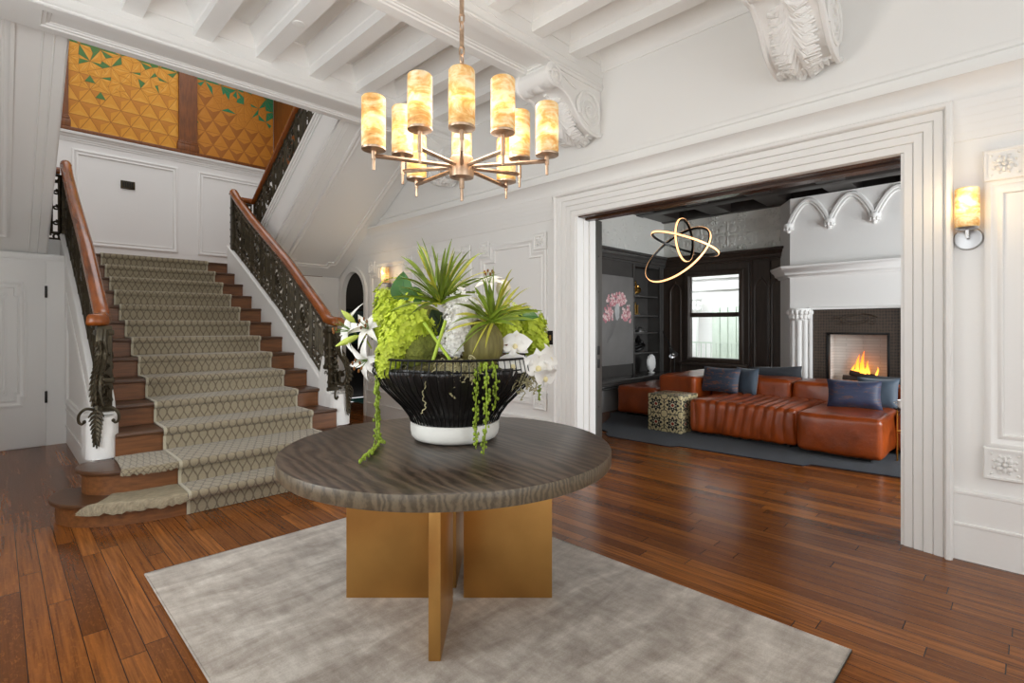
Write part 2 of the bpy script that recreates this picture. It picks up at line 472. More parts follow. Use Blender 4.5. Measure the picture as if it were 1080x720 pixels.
# ---- wall panels with eared corners and rosettes
def rosette(mb, c, s, nx):
    """square block carved with an eight-petal flower; nx = wall normal sign along X"""
    x = c[0]
    mb.box((x, c[1]-s/2, c[2]-s/2), (x+nx*.03, c[1]+s/2, c[2]+s/2))
    mb.sweep([(x+nx*.03, c[1]-s/2, c[2]-s/2), (x+nx*.03, c[1]+s/2, c[2]-s/2), (x+nx*.03, c[1]+s/2, c[2]+s/2), (x+nx*.03, c[1]-s/2, c[2]+s/2)],
             [(0,0),(0,.012),(.012 if nx < 0 else .012,.012),(.02,0)], (nx,0,0), closed=True)
    ce = V((x+nx*.03, c[1], c[2]))
    mb.ball(ce, (.028, s*.09, s*.09), 8, 6)
    for k in range(8):
        a = 2*pi*k/8; d = V((0, cos(a), sin(a)))
        mb.ball(ce + d*s*.2, (.024, s*.07+abs(cos(a))*s*.05, s*.07+abs(sin(a))*s*.05), 6, 5)
        a2 = a + pi/8; d2 = V((0, cos(a2), sin(a2)))
        mb.ball(ce + d2*s*.34, (.018, s*.06, s*.06), 6, 4)
    for (i, j) in ((-1,-1),(1,-1),(1,1),(-1,1)):
        mb.ball(ce + V((0, i*s*.38, j*s*.38)), (.012, s*.06, s*.06), 6, 4)
PM = [(0,-.002),(0,.02),(.012,.026),(.03,.026),(.04,.016),(.062,.012),(.075,.02),(.085,.02),(.09,-.002)]
def eared(y0, y1, z0, z1, e, nx=-1, X=XR, ros=True, m=WHITE, rs=None):
    mb = MB(); n = V((nx,0,0))
    # polygon with square ears at the four corners
    rs = rs or e
    P = [(y0, z0+e), (y0+e, z0+e), (y0+e, z0+.04), (y1-e, z0+.04), (y1-e, z0+e), (y1, z0+e), (y1, z1-e), (y1-e, z1-e), (y1-e, z1-.04), (y0+e, z1-.04), (y0+e, z1-e), (y0, z1-e)]
    P3 = [V((X, y, z)) for y, z in P]
    # orientation so that the offset goes inward
    ar = sum(P[i][0]*P[(i+1) % 12][1]-P[(i+1) % 12][0]*P[i][1] for i in range(12))
    left_in = (ar > 0) == (nx > 0)
    if not left_in: P3 = P3[::-1]
    mb.sweep(P3, PM, n, closed=True)
    if ros:
        for (yy, zz) in ((y0+e/2, z0+e/2), (y1-e/2, z0+e/2), (y0+e/2, z1-e/2), (y1-e/2, z1-e/2)):
            rosette(mb, (X, yy, zz), e*.86, nx)
    return trim(mb, m)
eared(-1.2, .20, .56, 2.63, .19)
eared(3.905, 5.06, .56, 2.60, .19)
eared(5.235, 6.345, .56, 2.60, .19)
eared(6.59, 7.86, .56, 2.60, .19)
# arch casing
t = MB(); pa = [(XR, AR1, 0)] + [(XR, y, z) for (y, z) in ap] + [(XR, AR0, 0)]
t.sweep(pa, [(0,-.004),(0,.03),(.02,.034),(.06,.03),(.075,.04),(.085,.04),(.085,-.004)], (-1,0,0))
struct(t.build('door_2', WHITE), 'white arched doorway into the dark room beside the stairs', 'doorway')
# ---- wall under the landing, left (with a door) and right
YD = 8.87
w = MB(); w.box((XL, YD, 0), (.6545, YD+.12, 2.43)); struct(w.build('wall_under_landing_left', WHITE))
w = MB(); w.box((2.876, YD+.1, 0), (XR, YD+.22, 2.405)); struct(w.build('wall_under_landing_right', WHITE))
def flatpanel(mb, x0, x1, z0, z1, Y, pm=PM):
    mb.sweep([(x0,Y,z0),(x1,Y,z0),(x1,Y,z1),(x0,Y,z1)], pm, (0,-1,0), closed=True)
t = MB(); flatpanel(t, 3.3, 4.16, .6, 2.1, YD+.1); trim(t)
# frieze lines above the small door
t = MB(); t.sweep([(XL, YD, 2.36), (.63, YD, 2.36)], [(0,-.004),(0,.02),(.03,.03),(.06,.03),(.08,.015),(.08,-.004)], (0,-1,0)); trim(t)
# ---------------------------------------------------------------- the staircase
NS = 13
def noz(k): return (4.425+.3995*k, -.029+.2011*k if k > 1 else .178)
CXS = 1.765
SX0, SX1 = .745, 2.785             # wooden treads run between the curbs
ZL = 2.585                         # landing
stairs = thing('staircase', 'broad oak staircase rising between two iron balustrades to a landing', 'staircase', (CXS, 5, 0))
def pitch_nose(y): return -.029 + .2011*(y-4.425)/.3995
for k in range(3, NS+1):
    y, z = noz(k); zp = noz(k-1)[1]
    MB().box((SX0, y+.03, zp-.03), (SX1, y+.05, z-.03)).build('riser', TREADW, stairs)
    y2 = noz(k+1)[0]+.05 if k < NS else 9.75
    MB().cbox((SX0, y, z-.036), (SX1, y2, z), .012).build('tread', TREADD, stairs)
# the two lowest steps sweep out in rounded ends
def bull(pts_l, y_back, z0, z1, inset):
    pl = [V(p) for p in pts_l]
    pr = [V((2*CXS-p.x, p.y)) for p in pl[::-1]]
    return pl + pr
def smooth(P, n=6):
    out = []
    P = [V(p) for p in P]
    for i in range(len(P)-1):
        p0, p1, p2, p3 = P[max(i-1,0)], P[i], P[i+1], P[min(i+2, len(P)-1)]
        for j in range(n):
            t = j/n
            out.append(.5*((2*p1)+(p2-p0)*t+(2*p0-5*p1+4*p2-p3)*t*t+(3*p1-p0-3*p2+p3)*t*t*t))
    out.append(P[-1]); return out
s1 = smooth([(.62,5.62),(.44,5.62),(.345,5.5),(.335,5.3),(.40,5.13),(.50,5.02),(.62,4.94),(.80,4.865),(1.0,4.825),(1.25,4.81)])
s2 = smooth([(.66,5.62),(.55,5.6),(.50,5.5),(.50,5.36),(.56,5.24),(.66,5.165),(.82,5.12),(1.0,5.10),(1.25,5.10)])
def step(out, yb, z0, z1):
    L = [(p.x, p.y) for p in out]; R = [(2*CXS-x, y) for x, y in L[::-1]]
    cx = sum(p[0] for p in L)/len(L)
    r = MB(); r.prism([(x, y, z0) for x, y in L+R], (0,0,z1-.034-z0)); r.build('riser', TREADW, stairs)
    # overhanging tread: outline pushed outward
    O = []
    P = [V((x, y, 0)) for x, y in L+R]
    for i, p in enumerate(P):
        a = P[max(i-1,0)]; b = P[min(i+1, len(P)-1)]
        d = (b-a).normalized(); n = V((-d.y, d.x, 0)) * -1
        O.append(p + n*-.0 + V((d.y, -d.x, 0))*-.0)
    def off(e):
        q = []
        for i, p in enumerate(P):
            a = P[max(i-1,0)]; b = P[min(i+1, len(P)-1)]
            d = (b-a).normalized(); n = V((d.y, -d.x, 0))
            c = V((CXS, 6, 0))-p
            if n.dot(c) > 0: n = -n
            q.append(p + n*e)
        return q
    t = MB(); rings = [(.026, z1-.036), (.037, z1-.03), (.04, z1-.018), (.037, z1-.006), (.03, z1)]
    vs = []; n = len(P)
    for e, z in rings: vs += [V((q.x, q.y, z)) for q in off(e)]
    fs = [[i*n+j, i*n+(j+1) % n, (i+1)*n+(j+1) % n, (i+1)*n+j] for i in range(len(rings)-1) for j in range(n)]
    fs.append(list(range((len(rings)-1)*n, len(rings)*n))); fs.append(list(range(n-1,-1,-1)))
    t.add(vs, fs); t.build('tread', TREADD, stairs)
step(s1, 5.62, 0, noz(1)[1]); step(s2, 5.62, noz(1)[1], noz(2)[1])
# white curbs (closed strings) with their rounded plinths, and the panelled side below
def interp1(x, T):
    if x <= T[0][0]: return T[0][1]
    for (a, b), (c, d) in zip(T, T[1:]):
        if x <= c: return b+(d-b)*(x-a)/(c-a)
    (a, b), (c, d) = T[-2:]; return b+(d-b)*(x-a)/(c-a)
def curb_top(y):
    return interp1(y, [(5.5,.735),(5.86,.74),(6.1,.90),(6.6,1.215),(7.5,1.76),(8.6,2.35),(9.5,2.82)])
def curb(xa, xb, name):
    n = 40; ys = [5.78 + (9.62-5.78)*i/n for i in range(n+1)]
    mb = MB()
    prof = [(xa, y, max(curb_top(y)-.62, .0) if y < 9.5 else curb_top(y)-.62) for y in ys[::-1]] + [(xa, y, curb_top(y)) for y in ys]
    top = [V((xa, y, curb_top(y))) for y in ys]; bot = [V((xa, y, max(.37, pitch_nose(y)-.55))) for y in ys]
    D = V((xb-xa, 0, 0))
    vs = []; 
    for t, b in zip(top, bot): vs += [b, t, t + D, b + D]
    fs = []
    for i in range(n):
        for j in range(4): fs.append([i*4+j, (i+1)*4+j, (i+1)*4+(j+1) % 4, i*4+(j+1) % 4])
    fs += [[0,1,2,3], [n*4+3, n*4+2, n*4+1, n*4]]
    mb.add(vs, fs)
    # nosed capping
    cap = [(xa-.012, xb+.012)]
    vs = []; pr = [(-.012,-.02),(-.016,-.008),(-.01,.006),(.0,.012),(xb-xa,.012),(xb-xa+.01,.006),(xb-xa+.016,-.008),(xb-xa+.012,-.02)]
    for t in top: vs += [t + V((dx,0,dz)) for dx, dz in pr]
    k = len(pr)
    fs = [[i*k+j, (i+1)*k+j, (i+1)*k+(j+1) % k, i*k+(j+1) % k] for i in range(n) for j in range(k)]
    fs += [list(range(k)), list(range(n*k+k-1, n*k-1, -1))]
    mb.add(vs, fs)
    # plinth block under the newel, rounded front, sitting on the second step
    c = (xa+xb)/2; hw = (xb-xa)/2+.03
    hw = .115; c += (-.03 if c < CXS else .03)
    pl = [(c-hw, 6.02), (c+hw, 6.02), (c+hw, 5.74)] + [(c+hw*cos(a), 5.74-.1*sin(a)) for a in [pi*i/10 for i in range(11)]] + [(c-hw, 5.74)]
    mb.prism([(x, y, noz(2)[1]) for x, y in pl], (0,0,.36))
    sg = 1 if c < CXS else -1; xi = xb if c < CXS else xa
    fl = [(xi-sg*.05, .37), (xi-sg*.05, 1.14), (xi-sg*.025, 1.16), (xi-sg*.0, 1.02), (xi+sg*.02, .88), (xi+sg*.033, .74), (xi+sg*.035, .37)]
    mb.prism([(x, 5.87, z) for x, z in fl], (0, .2, 0))
    return mb.build(name, WHITE, stairs)
curb(.64, .745, 'curb'); curb(2.785, 2.89, 'curb')
# triangular side walls under the curbs
for xa, xb, nx in ((.655, .735, -1), (2.795, 2.875, 1)):
    mb = MB()
    mb.prism([(xa, 5.8, 0), (xa, 8.869, 0), (xa, 8.869, pitch_nose(8.869)+.0), (xa, 5.8, .6)], (xb-xa, 0, 0))
    X = xa if nx < 0 else xb
    P = [(6.05, .52), (8.65, .52), (8.65, 1.95), (6.05, .62)]
    P3 = [V((X, y, z)) for y, z in P]
    if nx < 0: P3 = P3[::-1]
    mb.sweep(P3, PM, (nx,0,0), closed=True)
    for z in (.44, .23):
        mb.box((X+nx*.0, 5.8, z-.008), (X+nx*.012, 8.86, z+.008))
    mb.build('side_panel', WHITE, stairs)
# ---- carpet runner
def carpet_mat():
    m = mat('ogee_carpet', (150,134,100), .95, spec=.1, sheen=.3); k = NT(m)
    uv = k.uv(); s = k.sep(uv)
    # ogee trellis of pinched ovals
    u = k.math('DIVIDE', s[0], .072); v = k.math('DIVIDE', s[1], .176)
    fv = k.math('MULTIPLY', v, 2*pi)
    wav = k.math('MULTIPLY', k.math('SINE', fv), .25)
    def dist(off, sg):
        a = k.math('ADD', u, off); a = k.math('ADD', a, k.math('MULTIPLY', wav, sg))
        return k.math('ABSOLUTE', k.math('SUBTRACT', k.math('FRACT', a), .5))
    d = k.math('MINIMUM', dist(.25, 1), dist(.75, -1))
    nz = k.noise(k.obj(), 260, 3); n2 = k.noise(k.obj(), 60, 3)
    d = k.math('ADD', d, k.math('MULTIPLY', k.math('SUBTRACT', n2, .5), .10))
    line = k.ramp(d, [(.02, (1,1,1,1)), (.13, (0,0,0,1))])
    base = k.mix(nz, lin((124,114,95)), lin((172,160,134)))
    dark = k.mix(nz, lin((88,78,66)), lin((124,112,95)))
    bw = k.math('GREATER_THAN', k.math('ABSOLUTE', k.math('SUBTRACT', s[0], .6985)), .6985-.022)
    c = k.mix(line, base, dark)
    k.l(k.mix(bw, c, lin((180,172,150))), k.b.inputs['Base Color'])
    k.bump(k.math('ADD', nz, k.math('MULTIPLY', line, -.6)), .5, .006)
    return m
CARPET = carpet_mat()
RX0, RX1 = 1.093, 2.49
path = [(4.81+.0-.012, 0.004), (4.81-.012, noz(1)[1]-.05)]
for kk in range(1, NS+1):
    y, z = noz(kk)
    if kk == 1: y = 4.80
    if kk == 2: y = 5.09
    yo = y if kk > 2 else y-.028
    yr = (noz(kk+1)[0]+.02) if kk+1 > 2 else 5.09
    if kk == NS: yr = 9.8
    path += [(yo-.016, z-.05), (yo-.028, z-.03), (yo-.03, z-.006), (yo-.02, z+.012), (yo+.02, z+.017), (yr-.02, z+.017)]
    if kk < NS: path += [(yr-.016, z+.03), (yr-.016, noz(kk+1)[1]-.06)]
arc = [0]
for i in range(1, len(path)): arc.append(arc[-1] + math.hypot(path[i][0]-path[i-1][0], path[i][1]-path[i-1][1]))
mb = MB(); vs = []; uv = []
for (y, z), a in zip(path, arc):
    vs += [(RX0, y, z), (RX1, y, z)]; uv += [(0, a), (RX1-RX0, a)]
mb.add(vs, [[2*i, 2*i+1, 2*i+3, 2*i+2] for i in range(len(path)-1)], 0, uv)
# thickness: bound edges turned down at the sides
for xs, u in ((RX0, 0.0), (RX1, RX1-RX0)):
    vs = []; uv = []
    for (y, z), a in zip(path, arc):
        vs += [(xs, y, z), (xs, y+.012, z-.012)]; uv += [(u, a), (u, a)]
    mb.add(vs, [[2*i, 2*i+1, 2*i+3, 2*i+2] for i in range(len(path)-1)], 0, uv)
tag(mb.build('stair_runner', CARPET, org=(CXS, 4.8, 0), ang=60), 'taupe trellis-patterned carpet runner laid down the middle of the stairs', 'carpet runner')
def frayed(fn_out, k, x0, x1, name, label, seed, drop):
    """a loose piece of the same carpet lapped over the nosing"""
    rnd = random.Random(seed); z = noz(k)[1]; n = 26
    jag = [rnd.uniform(-.012, .012) for _ in range(n+1)]
    def P(i, j):
        x = x0(j) + (x1-x0(j))*i
        yf = fn_out(x); t = j
        e = jag[int(i*n)]
        if t <= .6:
            yb = noz(k+1)[0] + (.0 if k > 1 else -.02)
            y = yb + (yf-yb)*(t/.6); zz = z + .012 + .006*noise.noise((x*14, y*14, seed))
        else:
            q = (t-.6)/.4; y = yf - .012*sin(q*pi/2) - .004*q; zz = z + .012 - (drop+e)*q*q
        return V((x, y, zz))
    m2 = MB(); m2.grid(P, n, 12, 0, lambda i, j: (.1+i*.6, j*.55))
    m3 = MB(); m3.grid(lambda i, j: P(i, j)+V((0,.004,-.012)), n, 12, 0, lambda i, j: (.1+i*.6, j*.55), flip=True)
    m2.merge(m3)
    return tag(m2.build(name, CARPET2 if k == 1 else CARPET, org=(x0(0), fn_out(x1), z), ang=60), label, 'carpet piece')
CARPET2 = mat('worn_carpet_backing', (156,145,122), .95, vary=.22, vscale=30, bump=.6, bscale=60, spec=.1, stretch=(1,4,1))
def interp(out, x):
    L = out
    for i in range(len(L)-1):
        if L[i].x <= x <= L[i+1].x and L[i+1].x > L[i].x and L[i].y < 5.35:
            t = (x-L[i].x)/(L[i+1].x-L[i].x); return L[i].y + (L[i+1].y-L[i].y)*t
    return L[-1].y
frayed(lambda x: interp(s2, x)-.045, 2, lambda j: .70+.03*(1-j), 1.09, 'carpet_offcut', 'short bound carpet strip beside the runner on the second step', 3, .045)
frayed(lambda x: interp(s1, x)-.045, 1, lambda j: .42+.26*(1-j), 1.09, 'carpet_offcut', 'frayed carpet strip drooping over the lowest step', 5, .07)

# ---- landing and its walls
struct(MB().box((XL, 9.66, 2.36), (XR, 12, ZL)).build('floor_landing', TREADW))
w = MB(); w.box((XL, 12, 0), (XR+.3, 12.2, 7.6)); struct(w.build('wall_landing', WHITE))
t = MB()
t.sweep([(XL, 12, 4.80), (XR, 12, 4.80)], [(0,-.004),(0,.012),(.03,.016),(.035,.026),(.07,.03),(.075,.045),(.11,.06),(.12,.085),(.15,.095),(.165,.095),(.168,-.004)], (0,-1,0)); trim(t)
t = MB(); flatpanel(t, .96, 2.575, 2.98, 4.68, 12); trim(t)
t = MB(); flatpanel(t, 2.93, 4.3, 2.98, 4.68, 12); trim(t)
# wood rail, pilasters
t = MB(); t.cbox((XL, 11.9, 4.965), (XR-.01, 11.995, 5.03), .01); t.build('trim_wood_rail', PILW)['kind'] = 'structure'
def pilaster(x0, x1, y0, y1):
    t = MB()
    t.box((x0, y0, 5.03), (x1, y1, 7.4))
    t.cbox((x0-.03, y0-.03, 5.03), (x1+.03, y1, 5.16), .01); t.cbox((x0-.02, y0-.02, 5.16), (x1+.02, y1, 5.21), .012); t.cbox((x0-.01, y0-.01, 5.21), (x1+.01, y1, 5.235), .008)
    struct(t.build('trim_pilaster', PILW))
pilaster(.58, .91, 11.93, 11.99); pilaster(2.58, 2.90, 11.93, 11.99)
t = MB(); t.box((XR-.06, 10.85, 4.97), (XR-.005, 11.99, 7.4)); struct(t.build('trim_corner_pilaster', PILW))
# ---- the orange facetted triangle panels with green flecks
TRI = [mat('amber_paper', (218,150,40), .6), mat('honey_paper', (198,128,34), .6), mat('ochre_paper', (166,100,26), .6),
       mat('marigold_paper', (226,162,54), .55), mat('moss_green_paper', (70,120,52), .55), mat('jade_paper', (40,130,84), .55)]
def tripanel(x0, x1, z0, z1, seed, green, glean, label):
    rnd = random.Random(seed); mb = MB(); Y = 11.985; W = .30; Hh = .255
    mb.box((x0, Y, z0), (x1, Y+.006, z1), 2)
    def put(tri, g, upt=True):
        # clip to the panel then fan
        P = tri
        def clip(P, f, fx):
            out = []
            for i in range(len(P)):
                a, b = P[i], P[(i+1) % len(P)]; ia, ib = f(a) >= 0, f(b) >= 0
                if ia: out.append(a)
                if ia != ib:
                    t = f(a)/(f(a)-f(b)); out.append((a[0]+(b[0]-a[0])*t, a[1]+(b[1]-a[1])*t))
            return out
        for f in (lambda p: p[0]-x0, lambda p: x1-p[0], lambda p: p[1]-z0, lambda p: z1-p[1]):
            P = clip(P, f, None)
            if len(P) < 3: return
        c = (sum(p[0] for p in P)/len(P), sum(p[1] for p in P)/len(P))
        bulge = .0035 if not g else .002
        q_ = .95; vs = [(c[0], Y-bulge-.002, c[1])] + [(c[0]+(p[0]-c[0])*q_, Y-.002, c[1]+(p[1]-c[1])*q_) for p in P]; n = len(P)
        base = rnd.choice([4,5]) if g else None
        for i in range(n):
            a, b = P[i], P[(i+1) % n]
            # facet tints are printed; the right panel's darker set paints weaker light there
            mi = 4 if g else ([3, 0, 0][i % 3] if upt else [0, 1, 1][i % 3]) if seed == 1 else (1 if upt else [2, 1, 2][i % 3])
            if g and seed == 2: mi = 5
            mb.add([vs[0], vs[1+i], vs[1+(i+1) % n]], [[0,1,2]], mi)
    r = 0; z = z0
    while z < z1:
        i = -1; x = x0 - W*(1 if r % 2 else .5)
        while x < x1 + W:
            for up in (0, 1):
                T = [(x, z), (x+W, z), (x+W/2, z+Hh)] if up == 0 else [(x+W, z), (x+1.5*W, z+Hh), (x+W/2, z+Hh)]
                cx = (T[0][0]+T[1][0]+T[2][0])/3; cz = z + Hh*.5
                hgt = (cz-z0)/1.55
                lean = glean*(cx-(x0+x1)/2)
                p = hgt + lean
                if p > .62 + rnd.uniform(-.12, .12):
                    # break into smaller irregular triangles, some of them green
                    c = ((T[0][0]+T[1][0]+T[2][0])/3 + rnd.uniform(-.04,.04), (T[0][1]+T[1][1]+T[2][1])/3 + rnd.uniform(-.04,.04))
                    gp = max(0, (p-.64))*green*1.1
                    for q in range(3):
                        a, b = T[q], T[(q+1) % 3]
                        mm = (a[0]*.5+b[0]*.5, a[1]*.5+b[1]*.5)
                        if rnd.random() < .5:
                            put([a, mm, c], rnd.random() < gp); put([mm, b, c], rnd.random() < gp)
                        else: put([a, b, c], rnd.random() < gp)
                else:
                    put(T, False, up == 0)
                    if rnd.random() < .03 and hgt > .3:
                        m3 = [((T[q][0]+T[(q+1) % 3][0])/2, (T[q][1]+T[(q+1) % 3][1])/2) for q in range(3)]
                        mb.add([(a, Y-.009, b) for a, b in m3], [[0,1,2]], 4 if seed == 1 else 5)
            x += W
        z += Hh; r += 1
    o = mb.build('facetted_wall_panel', TRI, org=((x0+x1)/2, Y, z0), ang=2)
    tag(o, label, 'wall panel')
tripanel(.91, 2.58, 5.03, 7.39, 1, 1.1, .02, 'orange triangle-patterned wall panel with scattered green flecks left of the pilaster')
tripanel(2.90, 4.41, 5.03, 7.39, 2, 1.5, .16, 'orange triangle-patterned wall panel right of the pilaster, green in its upper right')

# ---- the two upper flights seen from below
def soff(y): return 2.36 + .60*(9.05-y)
def flight(xi, xo, name, label):
    xo = xo - .012 if xo > xi else xo + .012
    """xi: inner edge at the well, xo: outer wall"""
    f = thing(name, label, 'stair flight', (xi, 9.0, 2.36))
    y1 = 8.96; y0 = 5.84; mb = MB()
    d = xo-xi
    mb.prism([(xi, y1, soff(y1)), (xi, y0, soff(y0)), (xi, y0, soff(y0)+.12), (xi, y1, soff(y1)+.12)], (d, 0, 0))
    n = V((0, -.6, -1)).normalized()
    # moulded panel on the sloping soffit, with eared corners
    sg = 1 if d > 0 else -1
    def pt(a, t):   # a across (0..1), t along from the foot
        y = y1 - t; return V((xi + d*a, y, soff(y)))
    A0, A1 = .20, .86
    loop = [pt(A0,.22), pt(A1,.22), pt(A1,4.0), pt(A0,4.0)]
    e = .07
    loop = [pt(A0+e,.22), pt(A1-e,.22), pt(A1-e,.3), pt(A1,.3), pt(A1,3.1), pt(A0,3.1), pt(A0,.3), pt(A0+e,.3)]
    if n.cross(loop[1]-loop[0]).dot(loop[3]-loop[0]) < 0: loop = loop[::-1]
    mb.sweep(loop, PM, n, closed=True)
    # plain bands along both long edges
    for a in (.05, .095):
        mb.tube([pt(a,.0), pt(a,3.2)], .008, 4)
    mb.build('soffit', WHITE, f)
    # inner face: stringer with a capping moulding
    st = MB(); h = .66
    st.prism([(xi, y1+.3, soff(y1)-.0), (xi, y0, soff(y0)), (xi, y0, soff(y0)+h), (xi, y1+.3, soff(y1+.3)+h)], (sg*.11, 0, 0))
    for (dz, t) in ((h-.02, .03), (h-.09, .022), (h-.15, .014), (.03, .016)):
        st.prism([(xi-sg*t, y1+.3, soff(y1+.3)+dz), (xi-sg*t, y0, soff(y0)+dz), (xi-sg*t, y0, soff(y0)+dz+.05), (xi-sg*t, y1+.3, soff(y1+.3)+dz+.05)], (sg*(t+.13), 0, 0))
    st.build('stringer', WHITE, f)
    tr = MB()
    for i in range(9):
        y = 9.45 - .36*i; z = ZL + .216*(i+1)
        tr.box((xi+sg*.11, y-.38, z-.04), (xo, y, z))
        tr.box((xi+sg*.11, y-.02, z-.216), (xo, y, z-.04))
    tr.build('treads', TREADD, f)
    return f
flight(3.07, XR, 'upper_flight', 'white panelled underside of the upper stair flight right of the stairs')
flight(.46, XL, 'upper_flight', 'white panelled underside of the upper stair flight left of the stairs')

# ---- iron balustrades
def spiral(c, r0, r1, a0, turns, n=18):
    return [(c[0] + (r0+(r1-r0)*i/n)*cos(a0+2*pi*turns*i/n), c[1] + (r0+(r1-r0)*i/n)*sin(a0+2*pi*turns*i/n)) for i in range(n+1)]
def fret(mb, P, L, H, mod=.40, th=1.35):
    """wrought panel: t along 0..L (metres), h 0..H, P(t,h) -> 3D"""
    r = .011
    def line(pts, rr=r, k=5): mb.tube([P(t, h) for t, h in pts], rr*th, k)
    def bar(t0, h0, t1, h1, w=.012, n=1): line([(t0+(t1-t0)*i/n, h0+(h1-h0)*i/n) for i in range(n+1)], w, 4)
    n = max(1, round(L/mod)); m = L/n; b = .11
    seg = n*8
    for h in (0.012, b, H-b, H-.012): line([(L*i/seg, h) for i in range(seg+1)], .014, 4)
    # running scroll in the two border bands
    q = n*4; w = L/q
    for i in range(q):
        for h0, sg in ((b/2, 1), (H-b/2, -1)):
            c = (i*w+w/2, h0)
            line([(c[0]-w*.45, c[1]-sg*b*.38)] + [(c[0]+w*.36*cos(a), c[1]+sg*b*.34*sin(a)) for a in [-pi*.6+pi*1.5*j/8 for j in range(9)]], .009, 4)
    for i in range(n):
        t0 = i*m; hm = H/2; hb = b; ht = H-b; Hh = ht-hb
        bar(t0, 0, t0, H, .017); 
        if i % 2 == 0:
            # rectangular key-work
            for x in (.28, .72): bar(t0+m*x, hb, t0+m*x, ht, .012)
            bar(t0+m*.28, hb+Hh*.2, t0+m*.72, hb+Hh*.2); bar(t0+m*.28, hb+Hh*.8, t0+m*.72, hb+Hh*.8)
            bar(t0+m*.42, hb+Hh*.2, t0+m*.42, hb+Hh*.8); bar(t0+m*.58, hb+Hh*.2, t0+m*.58, hb+Hh*.8)
            for sg, x in ((1,.14), (-1,.86)):
                for hh in (.2,.5,.8):
                    line(spiral((t0+m*x, hb+Hh*hh), m*.13, m*.03, pi/2*sg, sg*1.3, 12), .009, 4)
            for hh in (.1, .9): mb.ball(P(t0+m*.5, hb+Hh*hh), .022, 6, 4)
        else:
            # lyre of opposed scrolls round an oval
            c = t0+m*.5
            line([(c+m*.24*cos(a), hb+Hh*.5+Hh*.2*sin(a)) for a in [2*pi*j/20 for j in range(21)]], .012, 5)
            line([(c+m*.12*cos(a), hb+Hh*.5+Hh*.11*sin(a)) for a in [2*pi*j/16 for j in range(17)]], .01, 5)
            bar(c, hb, c, hb+Hh*.3); bar(c, hb+Hh*.7, c, ht)
            for sg in (1, -1):
                line(spiral((c+sg*m*.2, hb+Hh*.16), m*.17, m*.03, -pi/2, sg*1.4, 14), .01, 4)
                line(spiral((c+sg*m*.2, hb+Hh*.84), m*.17, m*.03, pi/2, -sg*1.4, 14), .01, 4)
                line([(c+sg*m*.42, hb), (c+sg*m*.33, hb+Hh*.3), (c+sg*m*.42, hb+Hh*.5), (c+sg*m*.33, hb+Hh*.7), (c+sg*m*.42, ht)], .01, 4)
            for hh in (.5,): mb.ball(P(c, hb+Hh*hh), .03, 6, 4)
RAILP = [(-.048,-.03),(-.05,-.005),(-.042,.022),(-.025,.04),(0,.046),(.025,.04),(.042,.022),(.05,-.005),(.048,-.03),(.03,-.04),(-.03,-.04)]
def handrail(mb, pts, sc=1.25):
    P = [V(p) for p in pts]; vs = []; k = len(RAILP)
    for i, p in enumerate(P):
        t = (P[min(i+1,len(P)-1)]-P[max(i-1,0)]).normalized()
        th = V((t.x, t.y, 0))
        if th.length < .05: th = V((0,1,0))
        side = V((0,0,1)).cross(th.normalized()).normalized(); up = t.cross(side); up = up if up.z > 0 else -up
        for a, b in RAILP: vs.append(p + side*a*sc + up*b*sc)
    n = len(P)
    fs = [[i*k+j, (i+1)*k+j, (i+1)*k+(j+1) % k, i*k+(j+1) % k] for i in range(n-1) for j in range(k)]
    fs += [list(range(k)), list(range(n*k-1, n*k-k-1, -1))]
    mb.add(vs, fs)
